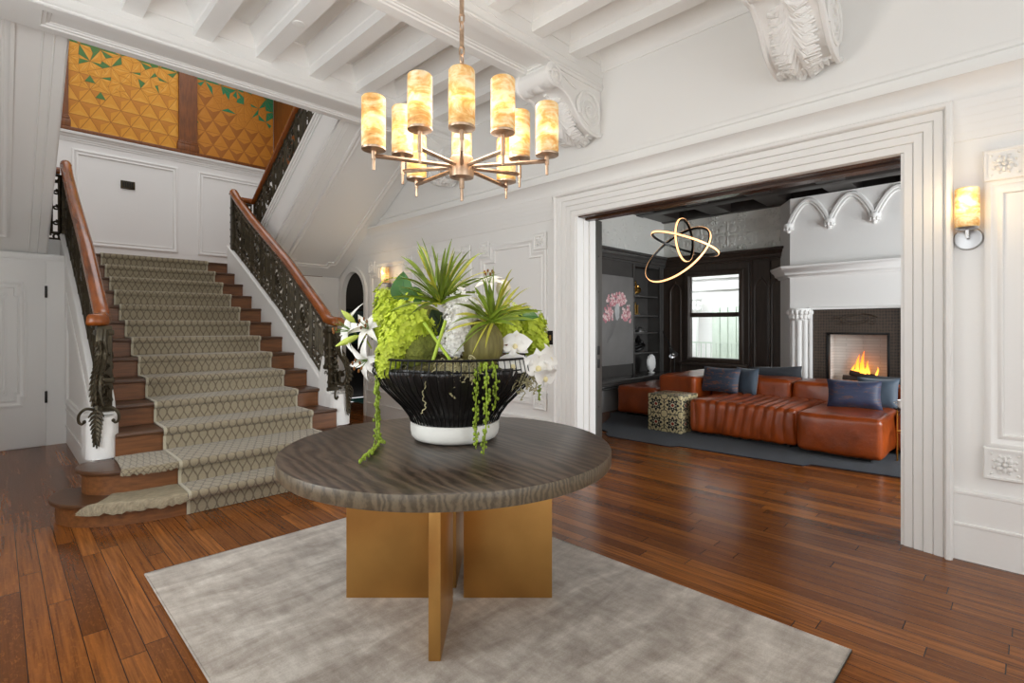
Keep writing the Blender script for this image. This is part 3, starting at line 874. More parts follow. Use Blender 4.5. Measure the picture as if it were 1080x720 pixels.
def lower_balustrade(X, side, name, label):
    """side: +1 curls towards +X at the foot, -1 towards -X"""
    o = thing(name, label, 'balustrade', (X, 5.8, .73))
    YN0, YN1 = 5.93, 9.45
    def rail_z(y):
        return interp1(y, [(5.6,1.52),(5.9,1.58),(6.2,1.77),(7.2,2.42),(8.5,3.15),(9.2,3.585),(9.5,3.78)])
    def bot_z(y): return curb_top(y) + .012
    fr = MB(); L = YN1-YN0-.1
    def P(t, h):
        y = YN0+.08+t; zb = bot_z(y); zt = rail_z(y)-.05
        return V((X, y, zb + (zt-zb)*h/.78))
    fret(fr, P, L, .78, .41)
    fr.build('fretwork', IRON, o, ang=50)
    hr = MB(); pts = []
    for i in range(33):
        y = 9.30 - (9.30-6.05)*i/32; pts.append((X, y, rail_z(y)))
    top = [(X, 9.47, rail_z(9.30)+.125), (X, 9.43, rail_z(9.30)+.105), (X, 9.37, rail_z(9.30)+.055)]
    za = rail_z(5.97)
    foot = [(X+side*.0, 5.97, za-.015), (X+side*.015, 5.89, za-.04), (X+side*.035, 5.85, za-.05), (X+side*.065, 5.84, za-.05), (X+side*.095, 5.86, za-.05)]
    handrail(hr, smooth(top+pts[1:]+foot, 2)); hr.build('handrail', RAILW, o, ang=60)
    # newel at the foot: square panelled post, collar and a leafy scroll in front
    nw = MB(); zb = .735; zt = za-.1; yc = 5.90
    nw.cbox((X-.055, yc-.06, zb), (X+.055, yc+.06, zt), .008)
    for z in (zb+.04, zb+.3, zt-.06): nw.cbox((X-.068, yc-.073, z-.025), (X+.068, yc+.073, z+.025), .01)
    for sx in (-1, 1):
        for j in range(5): nw.tube([V((X+sx*.058, yc+q[0], zb+.12+.1*j+q[1])) for q in spiral((0,0), .04, .01, 0, 1.5, 12)], .008, 4)
    for j in range(5): nw.tube([V((X+q[0], yc-.064, zb+.12+.1*j+q[1])) for q in spiral((0,0), .04, .01, 0, 1.5, 12)], .008, 4)
    nw.build('newel_post', IRON, o, ang=50)
    sc = MB()
    # S-scroll bracket running out and forward from the post, ending in a leaf over the plinth
    od = V((side*.34, -.94, 0)); od.normalize(); o0 = V((X, yc-.05, 0)); sd2 = V((-od.y, od.x, 0))
    def BP(q, z): return o0 + od*q*1.3 + V((0,0,z))
    S1 = smooth([(.05, zt-.04), (.075, zt-.14), (.06, zt-.24), (.10, zt-.34), (.16, zt-.44), (.185, zt-.56), (.15, zt-.67), (.08, zt-.68), (.055, zt-.60), (.09, zt-.54), (.115, zt-.59)], 5)
    for e in (-.025, .025): sc.tube([BP(p.x, p.y) + sd2*e for p in [V((a.x, a.y)) for a in S1]], lambda t: .022-.010*t, 7)
    sc.tube([BP(a.x, a.y) for a in S1], lambda t: .03-.012*t, 7)
    SP = [BP(a.x, a.y) for a in S1]
    for i_ in range(4, len(SP)-8, 2):
        tn = (SP[i_+1]-SP[i_]).normalized()
        for e in (-1, 1): sc.tube([SP[i_], SP[i_]+sd2*e*.03+tn*.03+od*.012, SP[i_]+sd2*e*.042+tn*.065+od*.03], [.014,.013,.004], 5)
        sc.tube([SP[i_], SP[i_]+od*.035+tn*.03, SP[i_]+od*.045+tn*.06], [.014,.012,.004], 5)
    for j in range(5):
        sc.tube([BP(.03+.02*cos(q), zt-.12-.1*j+.03*sin(q)) for q in [pi*k_/5 for k_ in range(11)]], .009, 4)
    for j in range(8):
        z = zb+.04-.036*j; wd = .045*(1-j/11)
        for e in (-1, 1): sc.tube([BP(.175, z+.02), BP(.185, z)+sd2*e*wd*.7, BP(.19, z-.03)+sd2*e*wd*1.2], [.016,.013,.005], 5)
    sc.tube([BP(.16, zb+.10), BP(.178, zb-.06), BP(.182, zb-.26)], [.02,.015,.005], 6)
    for e in (-1, 1):
        c = smooth([BP(.12, zb+.06)+sd2*e*.03, BP(.13, zb+.075)+sd2*e*.09, BP(.13, zb+.03)+sd2*e*.135, BP(.13, zb-.03)+sd2*e*.14, BP(.13, zb-.055)+sd2*e*.118, BP(.13, zb-.035)+sd2*e*.10], 4)
        sc.tube(c, lambda t: .014-.004*t, 6); sc.ball(c[-1], .016, 6, 5)
    sc.build('scroll_bracket', IRON, o, ang=50)
    # upper newel
    un = MB(); zu = rail_z(9.30)+.08
    un.cbox((X-.045, 9.40, curb_top(9.45)), (X+.045, 9.50, zu), .006)
    for i in range(6): un.cbox((X-.05, 9.395, curb_top(9.45)+.1+.12*i), (X+.05, 9.505, curb_top(9.45)+.13+.12*i), .006)
    un.build('newel_post', IRON, o, ang=50)
    cp = MB(); cp.cbox((X-.06, 9.38, zu), (X+.06, 9.52, zu+.035), .012); cp.ball((X, 9.45, zu+.035), (.055,.055,.03), 12, 6); cp.build('newel_cap', RAILW, o)
    return o
lower_balustrade(2.838, 1, 'stair_balustrade', 'iron fretwork balustrade with wood handrail on the right of the lower stairs')
lower_balustrade(.692, -1, 'stair_balustrade', 'iron fretwork balustrade with wood handrail on the left of the lower stairs')
# short landing pieces and the upper rail
def short_rail(xa, xb, name, label):
    o = thing(name, label, 'balustrade', ((xa+xb)/2, 9.45, ZL))
    fr = MB(); L = abs(xb-xa); sg = 1 if xb > xa else -1
    fret(fr, lambda t, h: V((xa+sg*t, 9.45, ZL+.12+h*.9)), L, 1.0, .3); fr.build('fretwork', IRON, o, ang=50)
    h = MB(); handrail(h, [(xa, 9.45, 3.66), ((xa+xb)/2, 9.45, 3.66), (xb, 9.45, 3.66)], 1.1); h.build('handrail', RAILW, o, ang=60)
    MB().cbox((xa, 9.4, 2.33), (xb, 9.5, ZL+.12), .01).build('curb', WHITE, o)
short_rail(2.90, 3.12, 'landing_balustrade', 'short iron balustrade joining the right handrails at the landing')
short_rail(.63, -.3, 'landing_balustrade', 'short iron balustrade at the landing edge left of the stairs')
def upper_balustrade(X, name, label):
    o = thing(name, label, 'balustrade', (X, 9.4, 3.1))
    def bz(y): return soff(y)+.70
    fr = MB(); y1 = 9.40; y0 = 5.9
    def P(t, h):
        y = y1-t; return V((X, y, bz(y)+h*.95))
    fret(fr, P, y1-y0, .86, .42)
    fr.build('fretwork', IRON, o, ang=50)
    h = MB(); handrail(h, [(X, 9.45, 3.66)] + [(X, 9.38-(9.38-5.9)*i/10, 4.05+.6*(8.77-(9.38-(9.38-5.9)*i/10))-.02) for i in range(11)], 1.15)
    h.build('handrail', RAILW, o, ang=60)
upper_balustrade(3.15, 'upper_balustrade', 'iron fretwork balustrade climbing the upper right stair flight')
# ---- the small door under the left flight
d = thing('door_3', 'white panelled door under the stairs with two dark hinges', 'door', (.0, YD, 0))
d['kind'] = 'structure'
mb = MB(); mb.cbox((-.50, YD-.018, .012), (.455, YD-.002, 2.33), .006); mb.build('door_leaf', WHITE, d)
mb = MB()
mb2 = [(-.34,.60),(.28-.1,.60),(.28-.1,.50),(.28,.50)]
mb.sweep([V((x, YD-.018, z)) for x, z in ((-.33,.52),(.25,.52),(.25,.62),(.28,.62),(.28,1.98),(.25,1.98),(.25,2.08),(-.33,2.08),(-.33,1.98),(-.36,1.98),(-.36,.62),(-.33,.62))], PM, (0,-1,0), closed=True)
mb.sweep([V((x, YD-.018, z)) for x, z in ((-.18,.72),(.10,.72),(.10,1.88),(-.18,1.88))], [(a*.6, b*.6) for a, b in PM], (0,-1,0), closed=True)
for zz in (.70, 1.9):
    for xx in (-.12, .07):
        mb.box((xx-.045, YD-.03, zz-.045), (xx+.045, YD-.018, zz+.045))
        for k in range(8): mb.ball((xx+.026*cos(k*pi/4), YD-.03, zz+.026*sin(k*pi/4)), (.012,.006,.012), 5, 4)
        mb.ball((xx, YD-.032, zz), (.012,.01,.012), 6, 4)
mb.build('door_panel', WHITE, d)
for z in (.62, 1.96):
    MB().cbox((.445, YD-.03, z-.075), (.47, YD-.004, z+.075), .004).build('hinge', mat('dark_hinge', (40,34,30), .4, .6), d)
# ---------------------------------------------------------------- the living room beyond the opening
XW = 10.0; YK = 5.75; YF = 5.45; YS = -2.6; ZF = 3.68; ZD = 2.88
PLASTER = mat('embossed_plaster', (226,226,220), .6, bump=.2, bscale=30)
w = MB()
w.box((XR+.3, YK, 0), (XW+.3, YK+.2, 4.0)); struct(w.build('wall_living_left', DARKP))
WY0, WY1, WZ0, WZ1 = 3.80, 4.97, .80, 2.61
w = MB(); w.box((XW, YS, 0), (XW+.3, WY0, ZD)); w.box((XW, WY1, 0), (XW+.3, YK, ZD)); w.box((XW, WY0, 0), (XW+.3, WY1, WZ0)); w.box((XW, WY0, WZ1), (XW+.3, WY1, ZD))
struct(w.build('wall_living_window', DARKP))
def flower_relief(mb, y, z, r, X):
    for k in range(8):
        a = 2*pi*k/8; d = V((0, cos(a), sin(a)))
        mb.ball(V((X, y, z))+d*r*.55, (.03, r*.1+abs(d.y)*r*.3, r*.1+abs(d.z)*r*.3), 6, 4)
        for sg in (-1, 1):
            d2 = V((0, cos(a+sg*.28), sin(a+sg*.28)))
            mb.ball(V((X, y, z))+d2*r*.95, (.024, r*.12, r*.12), 5, 4)
    mb.ball((X, y, z), (.035, r*.16, r*.16), 8, 5)
w = MB(); w.box((XW, YS, ZD), (XW+.3, YK, 4.0))
for i in range(12):
    y = 5.15 - .52*i
    flower_relief(w, y, 3.30, .25, XW)
    for zz in (2.98, 3.60): flower_relief(w, y-.26, zz, .11, XW)
struct(w.build('wall_living_frieze', PLASTER))
w = MB(); w.box((XR+.31, YF, ZD), (XW-.01, YK-.01, ZF+.1))
rnd = random.Random(4)
for i in range(150):
    x = rnd.uniform(5.6, 9.9); z = rnd.uniform(2.98, 3.62)
    w.ball((x, YF, z), (rnd.uniform(.02,.05), .01, rnd.uniform(.02,.05)), 6, 4)
struct(w.build('wall_living_plaster_band', PLASTER))
w = MB()
for a, b in ((XR+.3, 5.6), (8.6, XW)): w.box((a, YS-.2, 0), (b, YS, 4.0))
w.box((5.6, YS-.2, 0), (8.6, YS, .6)); w.box((5.6, YS-.2, 3.0), (8.6, YS, 4.0))
struct(w.build('wall_living_right', DARKP))
sash(5, (5.6, YS-.1, .6), (8.6, YS-.1, 3.0), 1, 0)
CEILD = mat('dark_coffer', (50,45,42), .4, vary=.15); CEILP = mat('coffer_panel', (118,116,112), .4)
struct(MB().box((XR+.3, YS, ZF+.2), (XW, YK, ZF+.35)).build('ceiling_living', CEILP))
for i in range(6):
    x = 5.1 + .98*i; struct(MB().cbox((x-.12, YS, ZF), (x+.12, YK, ZF+.2), .015).build('ceiling_living_beam', CEILD))
for i in range(8):
    y = -2.1 + 1.05*i; struct(MB().cbox((XR+.3, y-.2, ZF+.012), (XW, y+.2, ZF+.199), .015).build('ceiling_living_cross_beam', CEILD))
# dark cornice round the panelled walls
CR = [(0,-.005),(0,.03),(.03,.035),(.04,.06),(.09,.07),(.11,.1),(.15,.12),(.16,.16),(.2,.17),(.21,-.005)]
t = MB(); t.sweep([(XW, YF, ZD-.14), (XW, YS, ZD-.14)], CR, (-1,0,0)); trim(t, DARKP)
# gothic blind arches on the panelling
def lancet(y0, y1, z0, z1, n=8):
    c = (y0+y1)/2; wd = y1-y0; zs = z1 - wd*.95
    L = [(y0, z0), (y0, zs)]
    for i in range(1, n+1):
        a = radians(70)*i/n; L.append((y1+wd*.12 - (wd*1.12)*cos(a)*1.0, zs + wd*1.12*sin(a)*.9))
    L = [(y, z) for y, z in L if y <= c] + [(c, z1)]
    Rr = [(2*c-y, z) for y, z in L[-2::-1]]
    return L + Rr
LP = [(0,-.003),(0,.018),(.012,.024),(.026,.018),(.034,-.003)]
t = MB()
for y0, y1 in ((3.36,3.62),(3.06,3.32),(5.06,5.32)):
    P = [V((XW, y, z)) for y, z in lancet(y0, y1, .5, 2.45)]
    t.sweep(P, LP, (-1,0,0), closed=True)
for y in (3.03, 3.34, 3.66): t.cbox((XW-.035, y-.012, .3), (XW, y+.012, 2.74), .005)
t.sweep([(XW,3.7,.3),(XW,3.7,2.7)], LP, (-1,0,0)); trim(t, DARKP)
# window
t = MB()
FRM = [(0,-.005),(0,.03),(.03,.045),(.07,.045),(.09,.03),(.1,-.005)]
t.sweep([V((XW, y, z)) for y, z in ((WY0,WZ0),(WY0,WZ1),(WY1,WZ1),(WY1,WZ0))], FRM, (-1,0,0), closed=True)
t.cbox((XW-.12, WY0-.1, WZ0-.06), (XW+.05, WY1+.1, WZ0-.005), .01)
for (y0, y1, z0, z1, x) in ((WY0, WY1, WZ0, 1.76, .08), (WY0, WY1, 1.74, WZ1, .13)):
    for a in ((y0, y0+.05, z0, z1), (y1-.05, y1, z0, z1), (y0, y1, z0, z0+.055), (y0, y1, z1-.055, z1)):
        t.box((XW+x, a[0], a[2]), (XW+x+.045, a[1], a[3]))
t.cbox((XW+.05, 4.36, 1.76), (XW+.09, 4.42, 1.79), .006)
wo = struct(t.build('window_6', DARKP), 'dark framed sash window of the living room', 'window')
GL = bpy.data.materials.new('window_glass'); GL.use_nodes = True
_n = GL.node_tree; _n.nodes.remove(_n.nodes['Principled BSDF']); _tr = _n.nodes.new('ShaderNodeBsdfTransparent'); _gl = _n.nodes.new('ShaderNodeBsdfGlossy'); _gl.inputs['Roughness'].default_value = .02
_mx = _n.nodes.new('ShaderNodeMixShader'); _mx.inputs[0].default_value = .05; _n.links.new(_tr.outputs[0], _mx.inputs[1]); _n.links.new(_gl.outputs[0], _mx.inputs[2]); _n.links.new(_mx.outputs[0], _n.nodes['Material Output'].inputs[0])
for (z0, z1, x) in ((WZ0+.05, 1.71, .1), (1.79, WZ1-.05, .15)):
    MB().box((XW+x, WY0+.045, z0), (XW+x+.006, WY1-.045, z1)).build('pane', GL, wo)
# the porch outside the window
OUTW = mat('porch_white', (242,242,240), .6); OUTG = mat('sea_green_shutter', (206,218,204), .5, vary=.05)
p = thing('porch', 'white porch with a carved column capital seen through the living room window', 'porch', (12.6, 5.5, 0))
mb = MB(); mb.box((12.6, 2.0, -.1), (12.8, 8.5, 3.2)); mb.box((11.6, 2, 3.2), (12.8, 8.5, 3.4)); mb.box((12.5, 2, 2.42), (12.6, 8.5, 2.52)); mb.box((12.45, 2, 2.7), (12.6, 8.5, 2.8))
mb.build('wall', OUTW, p)
mb = MB(); mb.lathe([(.2,0),(.2,.1),(.16,.14),(.155,1.85),(.18,1.88)], (12.25, 5.92, 0), 20); mb.build('column', OUTW, p)
mb = MB(); mb.lathe([(.17,0),(.19,.08),(.17,.12),(.22,.26),(.25,.3),(.25,.36)], (12.25, 5.92, 1.88), 20)
for k in range(12):
    a = 2*pi*k/12
    for q in (.08, .2): mb.ball((12.25+.2*cos(a+q), 5.92+.2*sin(a+q), 1.88+q), (.045,.045,.07), 6, 5)
mb.build('capital', OUTW, p)
mb = MB()
for i in range(6): mb.cbox((12.55, 5.36-.2*i, .0), (12.6, 5.545-.2*i, 2.0), .01)
mb.build('shutter_panel', OUTG, p)
mb = MB()
for i in range(22): mb.box((11.9, 6.0-.12*i, 0), (11.915, 6.015-.12*i, 1.12))
mb.box((11.89, 3.3, 1.12), (11.93, 6.1, 1.15)); mb.build('railing', OUTG, p)
struct(MB().box((10.31, -3, -.12), (16, 9, -.02)).build('ground_outside', mat('porch_floor', (190,188,182), .7)))

# ---- bookcase with panelled sides, open shelves and a long ledge
bk = thing('bookcase', 'dark built-in bookcase wall with open shelves above a ledge', 'bookcase', (8.6, YF, 0))
NX0, NX1 = 8.80, 9.78
mb = MB()
mb.box((XR+.32, YF, .58), (NX0, YF+.05, ZD)); mb.box((NX1, YF, .58), (XW-.02, YF+.05, ZD)); mb.box((NX0, YF, 2.70), (NX1, YF+.05, ZD))
mb.box((NX0-.03, YF+.05, .58), (NX0, YK-.02, 2.72)); mb.box((NX1, YF+.05, .58), (NX1+.03, YK-.02, 2.72)); mb.box((NX0, YK-.04, .58), (NX1, YK-.02, 2.72))
for x in (7.58, 8.78, 9.80):
    mb.cbox((x-.03, YF-.03, .58), (x+.03, YF, 2.74), .008)
mb.build('carcase', CHAR, bk)
mb = MB(); mb.sweep([(XW-.02, YF, ZD-.14), (XR+.32, YF, ZD-.14)], CR, (0,-1,0)); 
mb = MB(); mb.sweep([(XR+.32, YF, ZD-.14), (XW-.02, YF, ZD-.14)], CR, (0,-1,0)); mb.build('cornice', CHAR, bk)
for z in (2.12, 1.73, 1.385, .985): MB().cbox((NX0, YF+.005, z-.018), (NX1, YK-.04, z+.018), .005).build('shelf', CHAR, bk)
mb = MB(); mb.cbox((XR+.35, 5.12, .52), (XW-.02, YK-.02, .58), .02); mb.cbox((XR+.35, 5.17, .47), (XW-.02, YF, .52), .015); mb.cbox((XR+.35, 5.2, .40), (XW-.02, YF, .43), .01); mb.build('ledge', CHAR, bk)
mb = MB(); mb.box((XR+.35, YF-.14, 0), (XW-.02, YK-.02, .47)); mb.build('base_panel', mat('grey_lacquer', (150,148,146), .25), bk)
# art panel
art = thing('artwork', 'dark grey panel painting with a pink blossom cluster and a pale form', 'painting', (8.15, YF-.01, .78))
mb = MB(); mb.cbox((7.64, YF-.035, .80), (8.74, YF-.002, 2.46), .006); mb.build('canvas', mat('slate_canvas', (122,120,118), .55, vary=.14, vscale=2.5), art)
mb = MB(); rnd = random.Random(11); mpk = [mat('blossom_pink', (222,168,172), .7), mat('blossom_rose', (196,126,136), .7), mat('blossom_pale', (236,214,212), .7)]
def artp(px, py): return on(px, py, Y=YF-.037)
for i in range(300):
    t = rnd.random()*pi*1.15 - .08*pi; rr = rnd.uniform(.38, 1.0)
    q = (651 + 14*rr*cos(t)*1.0 + rnd.uniform(-1,1), 328 - 20*rr*sin(t) + rnd.uniform(-2,2)+ (6 if abs(cos(t)) > .8 else 0))
    c = artp(*q); s = rnd.uniform(.018, .036)
    mb.ball(c, (s, .004, s), 6, 4, mi=rnd.randrange(3))
mb.build('blossoms', mpk, art)
mb = MB()
mb.ball(artp(651,328), (.075, .004, .16), 24, 16, fn=lambda d: 1+.25*noise.noise(d*3.2))
mb.build('pale_form', mat('chalk_grey', (196,196,196), .7, vary=.15, vscale=9), art)
mb = MB(); 
for i in range(5): mb.tube([artp(650-i, 338), artp(648-1.5*i, 346+2*i), artp(645-i*1.2, 354+2*i)], .003, 4)
mb.build('stems', mat('pencil_grey', (120,120,120), .7), art)
mb = MB(); 
# ornaments on the shelves
def knot(c, r, name, label, m, seed):
    mb = MB(); pts = []
    for i in range(60):
        a = 2*pi*i/60; rr = r*(.55+.35*cos(3*a)); pts.append(V(c)+V((rr*cos(2*a), .4*rr*sin(3*a), r*.75*sin(a)+rr*.35*sin(2*a))))
    mb.tube(pts, r*.2, 8, closed=True); lo = min(p[2] for p in mb.v); mb.v = [(x, y, z-lo+c[2]) for x, y, z in mb.v]
    return tag(mb.build(name, m, org=c), label, 'ornament')
knot((9.05, 5.56, 2.14), .15, 'knot_sculpture', 'gold knot sculpture on the top shelf of the dark bookcase', GOLD, 1)
mb = MB(); mb.cbox((9.0,5.54,1.748),(9.05,5.6,2.0), .006); mb.cbox((9.08,5.54,1.748),(9.13,5.6,1.95),.006); mb.cbox((8.98,5.52,1.748),(9.16,5.62,1.775),.006)
tag(mb.build('bookend', GOLD, org=(9.07,5.57,1.748)), 'upright gold bookend on the second shelf of the dark bookcase', 'ornament')
mb = MB(); mb.cbox((9.1,5.5,1.403),(9.4,5.64,1.43), .006); mb.cbox((9.13,5.52,1.43),(9.36,5.62,1.45),.006); mb.ball((9.24,5.57,1.475), (.06,.05,.03), 10, 6)
tag(mb.build('trinket_box', SILVER, org=(9.25,5.57,1.403)), 'small silver trinket box on the third shelf of the bookcase', 'box')
knot((9.18, 5.56, 1.003), .17, 'ring_sculpture', 'dark twisted sculpture on the lowest shelf of the bookcase', BLACKM, 2)
mb = MB(); rnd = random.Random(2); 
mb.lathe([(.06,0),(.07,.02),(.02,.04),(.02,.08)], (9.28,5.34,.582), 14)
mb.ball((9.28, 5.34, .79), (.145,.06,.165), 22, 16, fn=lambda d: 1+.16*noise.noise(d*5)+.08*noise.noise(d*14))
tag(mb.build('coral_ornament', mat('chalk_white', (240,240,238), .6), org=(9.28,5.34,.582)), 'white coral-like ornament standing on the bookcase ledge', 'ornament')
# reading lamp
lp = thing('reading_lamp', 'slim black standing lamp with a silver cone head by the window', 'lamp', (9.7, 5.05, 0))
mb = MB(); mb.lathe([(.13,0),(.13,.015),(.02,.025)], (9.7,5.05,0), 24); mb.build('base', BLACKM, lp)
top = on(697, 300, X=9.7); el = on(699, 349, X=9.68); hd = on(708, 369, X=9.5)
mb = MB(); mb.tube([(9.7,5.05,.02),(9.7,5.07,1.0),el], .009, 6); mb.tube([el, hd], .01, 6); mb.build('pole', BLACKM, lp)
mb = MB(); ax = (hd-el).normalized(); mb.lathe([(.014,-.07),(.024,-.02),(.045,.05),(.095,.13),(.09,.13),(.04,.05)], hd, 18, axis=ax); mb.ball(hd+ax*.11, .045, 8, 6); mb.build('lamp_head', SILVER, lp)

# ---- fireplace
fp = thing('fireplace', 'tall white plaster chimneypiece with gothic arches above a lit fire', 'fireplace', (9.6, 1.9, 0))
XC = 9.55; FY0, FY1 = .96, 2.87; FC = 1.915
TILE_Y0, TILE_Y1, TZ = FC-.625, FC+.625, 1.80; BX0, BX1, BZ0, BZ1 = FC-.39, FC+.39, .62, 1.387
mb = MB()
def pl(pts, z0, z1): mb.prism([(x, y, z0) for x, y in pts], (0,0,z1-z0))
cant = [(XC, FY1), (9.99, 3.16), (9.99, FC), (XC, FC)]
pl([(XC, FY1), (XW-.01, 3.16), (XW-.01, TILE_Y1), (XC, TILE_Y1)], 0, ZF)
pl([(XC, TILE_Y0), (XW-.01, TILE_Y0), (XW-.01, .67), (XC, FY0)], 0, ZF)
mb.box((XC, TILE_Y0, TZ), (XW-.01, TILE_Y1, ZF))
mb.build('chimney_breast', WHITE2, fp)
mb = MB()
# blind arcade under the ceiling
sp = .61; c0 = 2.89
for i in range(4):
    ya = c0 - sp*i; yb = ya - sp; cm = (ya+yb)/2
    if ya < FY0: break
    for off, rr in ((0,.035), (.05,.02)):
        for (y0, sg) in ((ya-off, -1), (yb+off, 1)):
            P = []
            for j in range(13):
                t = j/12; 
                y = y0 + sg*(sp/2-off)*t; z = 3.24 + (.38-off)*sin(t*pi/2)**.9
                P.append((XC-.012, y, z))
            mb.tube(P, rr, 6)
    for (yy) in (ya,):
        mb.lathe([(.02,-.12),(.03,-.1),(.06,-.04),(.075,-.02),(.08,0),(.08,.03),(.05,.035)], (XC-.02, yy, 3.22), 12)
        for k in range(5):
            a = pi/2 + pi*k/4; mb.ball((XC-.02+.06*cos(a), yy+.06*sin(a), 3.17), (.025,.025,.035), 6, 5)
mb.build('arcade', WHITE2, fp)
mb = MB()
MP = [(0,-.005),(0,.03),(.03,.05),(.05,.09),(.1,.11),(.13,.15),(.17,.17),(.19,.17),(.2,.12),(.2,-.005)]
mb.sweep([(XW-.01, 3.18, 2.36), (XC, FY1, 2.36), (XC, FY0, 2.36), (XW-.01, .66, 2.36)], MP, (0,0,1)) if False else None
def cornice(z, prof):
    # sweep around the canted breast: a up, b outward
    P = [V((XW-.01, 3.16, 0)), V((XC, FY1, 0)), V((XC, FY0, 0)), V((XW-.01, .67, 0))]; nr = []
    segs = [(P[i+1]-P[i]).normalized() for i in range(3)]; nn = [V((d.y, -d.x, 0)) for d in segs]
    nn = [n if n.x < 0 else -n for n in nn]
    vs = []
    for i in range(4):
        if i == 0: m = nn[0]
        elif i == 3: m = nn[2]
        else: m = nn[i-1]+nn[i]; m = m/m.dot(nn[i])
        for a, b in prof: vs.append(P[i] + m*b + V((0,0,z+a)))
    k = len(prof)
    mb.add(vs, [[i*k+j, (i+1)*k+j, (i+1)*k+j+1, i*k+j+1] for i in range(3) for j in range(k-1)])
cornice(2.34, MP)
for i in range(38): mb.ball((XC-.065, FY1-.03-.05*i, 2.405), (.012,.016,.02), 5, 4)
mb.build('mantel_cornice', WHITE2, fp)
for sg, yc in ((1, 2.72), (-1, 2*FC-2.72)):
    mb = MB()
    for k in (-1, 0, 1): mb.lathe([(.07,0),(.07,.1),(.05,.14),(.048,1.56),(.06,1.6)], (XC-.03+abs(k)*.02, yc+k*.085, .02), 12)
    mb.box((XC-.05, yc-.15, 0), (XC+.01, yc+.15, .14)); mb.build('pilaster', WHITE2, fp)
    mb = MB(); mb.lathe([(.13,0),(.15,.03),(.13,.05),(.15,.12),(.18,.16),(.18,.2)], (XC+.02, yc, 1.62), 16)
    for k in range(9):
        a = pi/2 + pi*k/8
        for q, r in ((.06,.15),(.13,.175)): mb.ball((XC+.02+r*cos(a), yc+r*sin(a), 1.62+q), (.03,.03,.045), 6, 5)
    mb.build('capital', WHITE2, fp)
mb = MB(); mb.sweep([V((XC, y, z)) for y, z in ((TILE_Y0, 0), (TILE_Y0, TZ), (TILE_Y1, TZ), (TILE_Y1, 0))][::-1], [(-.005,-.02),(-.005,.03),(.02,.04),(.035,.03),(.04,-.005)], (-1,0,0)); mb.build('surround_frame', WHITE2, fp)
TILEM = mat('bronze_scale_tile', (74,62,50), .45, metal=.2); k = NT(TILEM)
vo = k.n('TexVoronoi', feature='F1'); vo.inputs['Scale'].default_value = 30; vo.inputs['Randomness'].default_value = .15
mpn = k.obj((1,1,.8)); k.l(mpn, vo.inputs['Vector'])
k.l(k.ramp(vo.outputs['Distance'], [(.0, lin((84,68,54))), (.5, lin((66,54,44))), (.62, lin((40,33,28)))]), k.b.inputs['Base Color']); k.bump(vo.outputs['Distance'], .25, .006)
mb = MB(); xt = XC+.06
mb.box((xt, TILE_Y0, 0), (xt+.1, BX0-.03, TZ)); mb.box((xt, BX1+.03, 0), (xt+.1, TILE_Y1, TZ)); mb.box((xt, BX0-.03, BZ1+.03), (xt+.1, BX1+.03, TZ)); mb.box((xt, BX0-.03, 0), (xt+.1, BX1+.03, BZ0-.03))
mb.build('tile_surround', TILEM, fp)
mb = MB(); ce = V((xt-.002, FC+.03, 1.63))
mb.tube([ce+V((0, .2*cos(a), .075*sin(a))) for a in [2*pi*j/28 for j in range(29)]], .012, 6); mb.tube([ce+V((0, .14*cos(a), .045*sin(a))) for a in [2*pi*j/28 for j in range(29)]], .008, 6)
for sg in (-1, 1):
    mb.tube([(xt, FC+.03+sg*(.24+q[0]), 1.61+q[1]) for q in spiral((0,0), .07, .015, pi, 1.4, 16)], .009, 5); mb.tube([(xt, FC+.03+sg*.1, 1.72), (xt, FC+.03+sg*.2, 1.70), (xt, FC+.03+sg*.3, 1.66)], .012, 5)
mb.build('cartouche', TILEM, fp)
mb = MB(); 
for a, b in (((BX0-.035,BZ0),(BX0,BZ1)), ((BX1,BZ0),(BX1+.035,BZ1)), ((BX0-.035,BZ1),(BX1+.035,BZ1+.035)), ((BX0-.035,BZ0-.035),(BX1+.035,BZ0))): mb.cbox((xt-.015, a[0], a[1]), (xt+.1, b[0], b[1]), .006)
mb.build('firebox_frame', BLACKM, fp)
FB = mat('firebox_brick', (214,208,200), .7); k = NT(FB); br = k.n('TexBrick'); br.inputs['Scale'].default_value = 4; br.inputs['Color1'].default_value = lin((220,214,206)); br.inputs['Color2'].default_value = lin((204,198,190)); br.inputs['Mortar'].default_value = lin((176,170,162)); br.inputs['Mortar Size'].default_value = .008; br.inputs['Brick Width'].default_value = 1.6; br.inputs['Row Height'].default_value = .16
mp = k.obj((1,1,1), (0, radians(90), radians(90))); k.l(mp, br.inputs['Vector']); k.l(br.outputs['Color'], k.b.inputs['Base Color'])
mb = MB(); xb = xt+.34
mb.box((xb, BX0, BZ0), (xb+.02, BX1, BZ1)); mb.box((xt+.1, BX0-.02, BZ0), (xb, BX0, BZ1)); mb.box((xt+.1, BX1, BZ0), (xb, BX1+.02, BZ1)); mb.box((xt+.1, BX0, BZ1), (xb, BX1, BZ1+.02)); mb.box((xt+.02, BX0, BZ0-.03), (xb, BX1, BZ0))
mb.build('firebox', FB, fp)
rnd = random.Random(8); BARK = mat('charred_log', (60,44,34), .85, vary=.4, vscale=14, bump=.5)
for i, (dy, dz, an) in enumerate(((-.12,.05,.3), (.1,.05,-.25), (0,.11,.1))):
    mb = MB(); c = V((xt+.2, FC-.06+dy, BZ0+dz)); d = V((.25*sin(an)*.4, cos(an)*.2, .02*i))
    mb.tube([c-d, c-d*.3+V((0,0,.01)), c+d*.4, c+d], [.045,.05,.048,.042], 9)
    tag(mb.build('fire_log', BARK, org=c), 'charred log burning in the fireplace', 'log', 'logs in the fireplace')
FLM = bpy.data.materials.new('flame'); FLM.use_nodes = True; k = NT(FLM)
